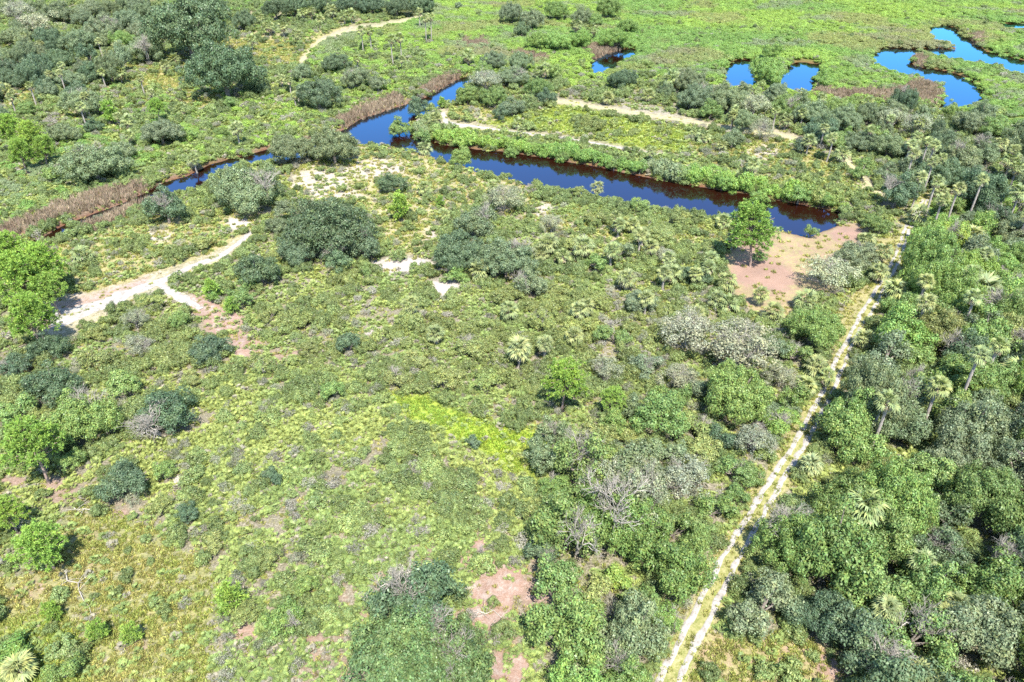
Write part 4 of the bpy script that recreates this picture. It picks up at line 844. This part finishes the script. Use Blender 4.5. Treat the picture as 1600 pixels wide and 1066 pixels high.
hidden = bpy.data.collections.new('plant_shapes')      # shapes used by the spreads; not part of the scene
def stuff(name, meshes, X, Y, S, SZ, COLS, label, tilt=.12, dz=0.0):
    n = len(X); Z = ZG(X, Y)+dz
    me = bpy.data.meshes.new(name); me.vertices.add(n); me.vertices.foreach_set('co', np.stack([X, Y, Z], 1).astype(np.float32).ravel())
    rot = np.stack([rng.normal(size=n)*tilt, rng.normal(size=n)*tilt, rng.random(n)*6.283], 1)
    for nm, ty, v, fld in (('rot', 'FLOAT_VECTOR', rot, 'vector'), ('scl', 'FLOAT_VECTOR', np.stack([S, S, SZ], 1), 'vector'), ('idx', 'INT', rng.integers(0, len(meshes), n), 'value'), ('col', 'FLOAT_COLOR', np.column_stack([COLS, np.ones(n)]), 'color')):
        a = me.attributes.new(nm, ty, 'POINT'); a.data.foreach_set(fld, np.ascontiguousarray(v, np.int32 if ty == 'INT' else np.float32).ravel())
    o = tag(obj(name, me), label, None, None, 'stuff')
    ng = bpy.data.node_groups.new(name+'_spread', 'GeometryNodeTree')
    ng.interface.new_socket('Geometry', in_out='INPUT', socket_type='NodeSocketGeometry'); ng.interface.new_socket('Geometry', in_out='OUTPUT', socket_type='NodeSocketGeometry')
    gi = ng.nodes.new('NodeGroupInput'); go = ng.nodes.new('NodeGroupOutput'); ip = ng.nodes.new('GeometryNodeInstanceOnPoints'); ln = ng.links.new
    g2 = ng.nodes.new('GeometryNodeGeometryToInstance')
    for m_ in reversed(meshes):
        po = bpy.data.objects.new(m_.name, m_); hidden.objects.link(po)
        oi = ng.nodes.new('GeometryNodeObjectInfo'); oi.inputs['Object'].default_value = po; oi.inputs['As Instance'].default_value = False
        ln(oi.outputs['Geometry'], g2.inputs[0])
    def attr(nm, ty):
        a = ng.nodes.new('GeometryNodeInputNamedAttribute'); a.data_type = ty; a.inputs['Name'].default_value = nm; return a.outputs[0]
    ln(gi.outputs[0], ip.inputs['Points']); ln(g2.outputs[0], ip.inputs['Instance']); ip.inputs['Pick Instance'].default_value = True
    ln(attr('idx', 'INT'), ip.inputs['Instance Index']); ln(attr('rot', 'FLOAT_VECTOR'), ip.inputs['Rotation']); ln(attr('scl', 'FLOAT_VECTOR'), ip.inputs['Scale'])
    ln(ip.outputs[0], go.inputs[0])
    o.modifiers.new('spread', 'NODES').node_group = ng
    return o
CR = np.array(CROWNS)
def cand(dens, y0=26, y1=470):
    n = int((.594*(y1**2-y0**2)+2*33*(y1-y0))*dens*1.0)
    yy = np.linspace(y0, y1, 400); cdf = np.cumsum(.594*yy+33); cdf /= cdf[-1]
    Y = np.interp(rng.random(n), cdf, yy); hw = .594*Y+33
    return (rng.random(n)*2-1)*hw, Y
def thin(X, Y, p):
    k = rng.random(len(X)) < p; return X[k], Y[k]
def clear_of_trunks(X, Y, f=.55):
    ok = np.ones(len(X), bool)
    for cx, cyy, R in CROWNS:
        b = np.abs(X-cx) < R
        ok[b] &= ((X[b]-cx)**2+(Y[b]-cyy)**2) > (R*f)**2
    return ok
def shade(base, X, Y, alt, s=6, amt=.35, seed=11):
    f = fbm(X, Y, s, 3, seed); g = np.clip((f-.35)/.3, 0, 1)[:, None]
    v = (1+amt*(rng.random(len(X))-.5)*2)[:, None]
    return (np.array(base)*(1-g)+np.array(alt)*g)*v
def largest(X, Y, S, n):
    x, y, s = PX(X, Y); on = (x > 5) & (x < 1595) & (y > 5) & (y < 1060); sz = np.where(on, s*S, 0); o = np.argsort(-sz)[:n]
    m_ = np.zeros(len(X), bool); m_[o] = True; return m_

# saw palmetto
def two(d1, d2, yb, y1):
    a, b = cand(d1, 26, yb), cand(d2, yb, y1); return np.concatenate([a[0], b[0]]), np.concatenate([a[1], b[1]])
X, Y = two(6.0, 1.8, 150, 340)
pat = np.clip((fbm(X, Y, 3.5, 3, 21)-.25)/.2, 0, 1.0)
p = L('pal', X, Y)*(1-L('bare', X, Y))*pat
X, Y = thin(X, Y, p); ok = clear_of_trunks(X, Y, .6); X, Y = X[ok], Y[ok]
S = (.5+.45*rng.random(len(X)))*np.where(Y > 150, 1.35, .95); CL = shade((.262, .3, .088), X, Y, (.2, .26, .082), 9, .18); CL = np.where((rng.random(len(X)) < .08)[:, None], np.array((.27, .245, .18)), CL)
m_ = largest(X, Y, S, 300)
PZ = (('left half of the palmetto carpet', lambda a, b: a < 430 and b < 860), ('centre of the palmetto carpet', lambda a, b: 430 <= a < 900 and b < 860), ('bare pink ground at the bottom centre', lambda a, b: 690 <= a < 900), ('lower left beside the grass field', lambda a, b: a < 430), ('palmetto carpet at the bottom', lambda a, b: a < 900), ('track and right woods', lambda a, b: True))
for x, y, s, c in zip(X[m_], Y[m_], S[m_], CL[m_]):
    a, b, _ = PX(np.array([x]), np.array([y])); ph = next(q for q, f in PZ if f(float(a[0]), float(b[0])))
    tag(obj('saw_palmetto', PALT[0][random.randrange(5)], loc=(x, y, zg(x, y)), rz=random.uniform(0, 6.28), sc=(s, s, s*.9), col=c), 'yellow-green saw palmetto rosette by the '+ph, 'palmetto', 'saw palmettos by the '+ph)
stuff('saw_palmetto_cover', PALT[1], X[~m_], Y[~m_], S[~m_], S[~m_]*.9, CL[~m_], 'wide carpet of yellow-green saw palmetto fans')
# scrub
X, Y = two(1.7, .6, 180, 430)
pat = np.clip((fbm(X, Y, 5, 3, 31)-.32)/.25, 0, 1.2)
p = L('shr', X, Y)*(1-L('bare', X, Y))*pat
X, Y = thin(X, Y, p); ok = clear_of_trunks(X, Y, .5); X, Y = X[ok], Y[ok]
S = (.42+.85*rng.random(len(X))**2)*np.where(Y > 180, 1.4, 1); ol = L('olive', X, Y)[:, None]
CL = shade((.15, .195, .07), X, Y, (.185, .23, .075), 5, .3, 12)*(1-ol)+shade((.2, .22, .07), X, Y, (.16, .2, .07), 5, .3, 13)*ol
m_ = largest(X, Y, S, 280)
SZ_ = (('in the lower left grass', lambda a, b: a < 420 and b > 820), ('in the left scrub', lambda a, b: a < 420), ('in the palmetto carpet', lambda a, b: a < 860 and b > 650), ('between the swale and the track', lambda a, b: a < 1150 and b > 560), ('in the middle scrub', lambda a, b: a < 1230), ('under the woods right of the track', lambda a, b: True))
for x, y, s, c in zip(X[m_], Y[m_], S[m_], CL[m_]):
    a, b, _ = PX(np.array([x]), np.array([y])); ph = next(q for q, f in SZ_ if f(float(a[0]), float(b[0])))
    tag(obj('scrub_shrub', SHRB[0][random.randrange(5)], loc=(x, y, zg(x, y)), rz=random.uniform(0, 6.28), sc=(s, s, s*.95), col=c), 'small rounded olive green shrub '+ph, 'shrub', 'small shrubs '+ph)
stuff('scrub_cover', SHRB[1], X[~m_], Y[~m_], S[~m_], S[~m_]*(.9+.5*rng.random((~m_).sum())), CL[~m_], 'low olive green scrub filling the ground between trees')
# grey twiggy shrubs
X, Y = cand(.5, 26, 330); p = L('gry', X, Y)*(1-L('bare', X, Y))*np.clip((fbm(X, Y, 5, 3, 41)-.3)/.25, 0, 1.3)
X, Y = thin(X, Y, p); S = (.55+.6*rng.random(len(X)))*np.where(Y > 150, 1.4, 1)
CL = shade((.21, .22, .14), X, Y, (.27, .25, .2), 5, .3, 14)
stuff('grey_scrub', GRYS, X, Y, S, S, CL, 'half-dead grey scrub with sparse leaves')
stuff('grey_twig_scrub', GRYT, X+.05, Y, S*1.1, S*1.1, CL, 'bare grey twigs of dead scrub')
# mangroves
X, Y = cand(.75, 60, 470); p = L('man', X, Y)*np.clip((fbm(X, Y, 9, 3, 51)-.12)/.25, 0, 1)
X, Y = thin(X, Y, p); bk = L('bank', X, Y); S = (.35+.7*rng.random(len(X))**1.6)*np.where(Y > 250, 1.0, .8)*(1+.3*bk)
CL = shade((.225, .325, .06), X, Y, (.165, .27, .065), 40, .2, 15); gr = np.clip((fbm(X, Y, 14, 3, 52)-.6)/.1, 0, 1)[:, None]; CL = CL*(1-.7*gr)+.7*gr*np.array((.2, .22, .14)); br_ = np.clip((fbm(X, Y, 30, 3, 53)-.62)/.08, 0, 1)[:, None]; CL = CL*(1-.55*br_)+.55*br_*np.array((.24, .21, .1))
stuff('mangrove_thicket', MANG, X, Y, S, S*(.55+.35*rng.random(len(X)))*(1+1.0*bk), CL, 'bright green mangrove thicket covering the far flats')
# grass
X, Y = two(11.0, 3.0, 100, 300); g_ = L('gra', X, Y); lu = L('lush', X, Y)
p = np.maximum(g_*.75, lu)*(1-.8*L('bare', X, Y))
k = rng.random(len(X)) < p; X, Y, lu = X[k], Y[k], lu[k][:, None]
S = (.6+.6*rng.random(len(X)))*np.where(Y > 100, 1.4, .85); st = L('straw', X, Y)[:, None]
CL = shade((.27, .29, .07), X, Y, (.34, .31, .1), 5, .3, 16); CL = CL*(1-.3*st)+.3*st*np.array((.31, .25, .1)); CL = CL*(1-lu)+lu*shade((.28, .37, .045), X, Y, (.24, .33, .055), 4, .25, 17)
stuff('grass', TUFT, X, Y, S, S*.9, CL, 'tufts of dry yellow-green grass')
# reeds
X, Y = cand(3.0, 100, 420); X, Y = thin(X, Y, L('reed', X, Y)); S = .8+.5*rng.random(len(X))
stuff('reeds', REED, X, Y, S, S*np.where(Y > 250, 1.0, .9), shade((.36, .28, .2), X, Y, (.28, .21, .15), 5, .3, 18), 'brown dry reeds lining the creek', .08, .0)
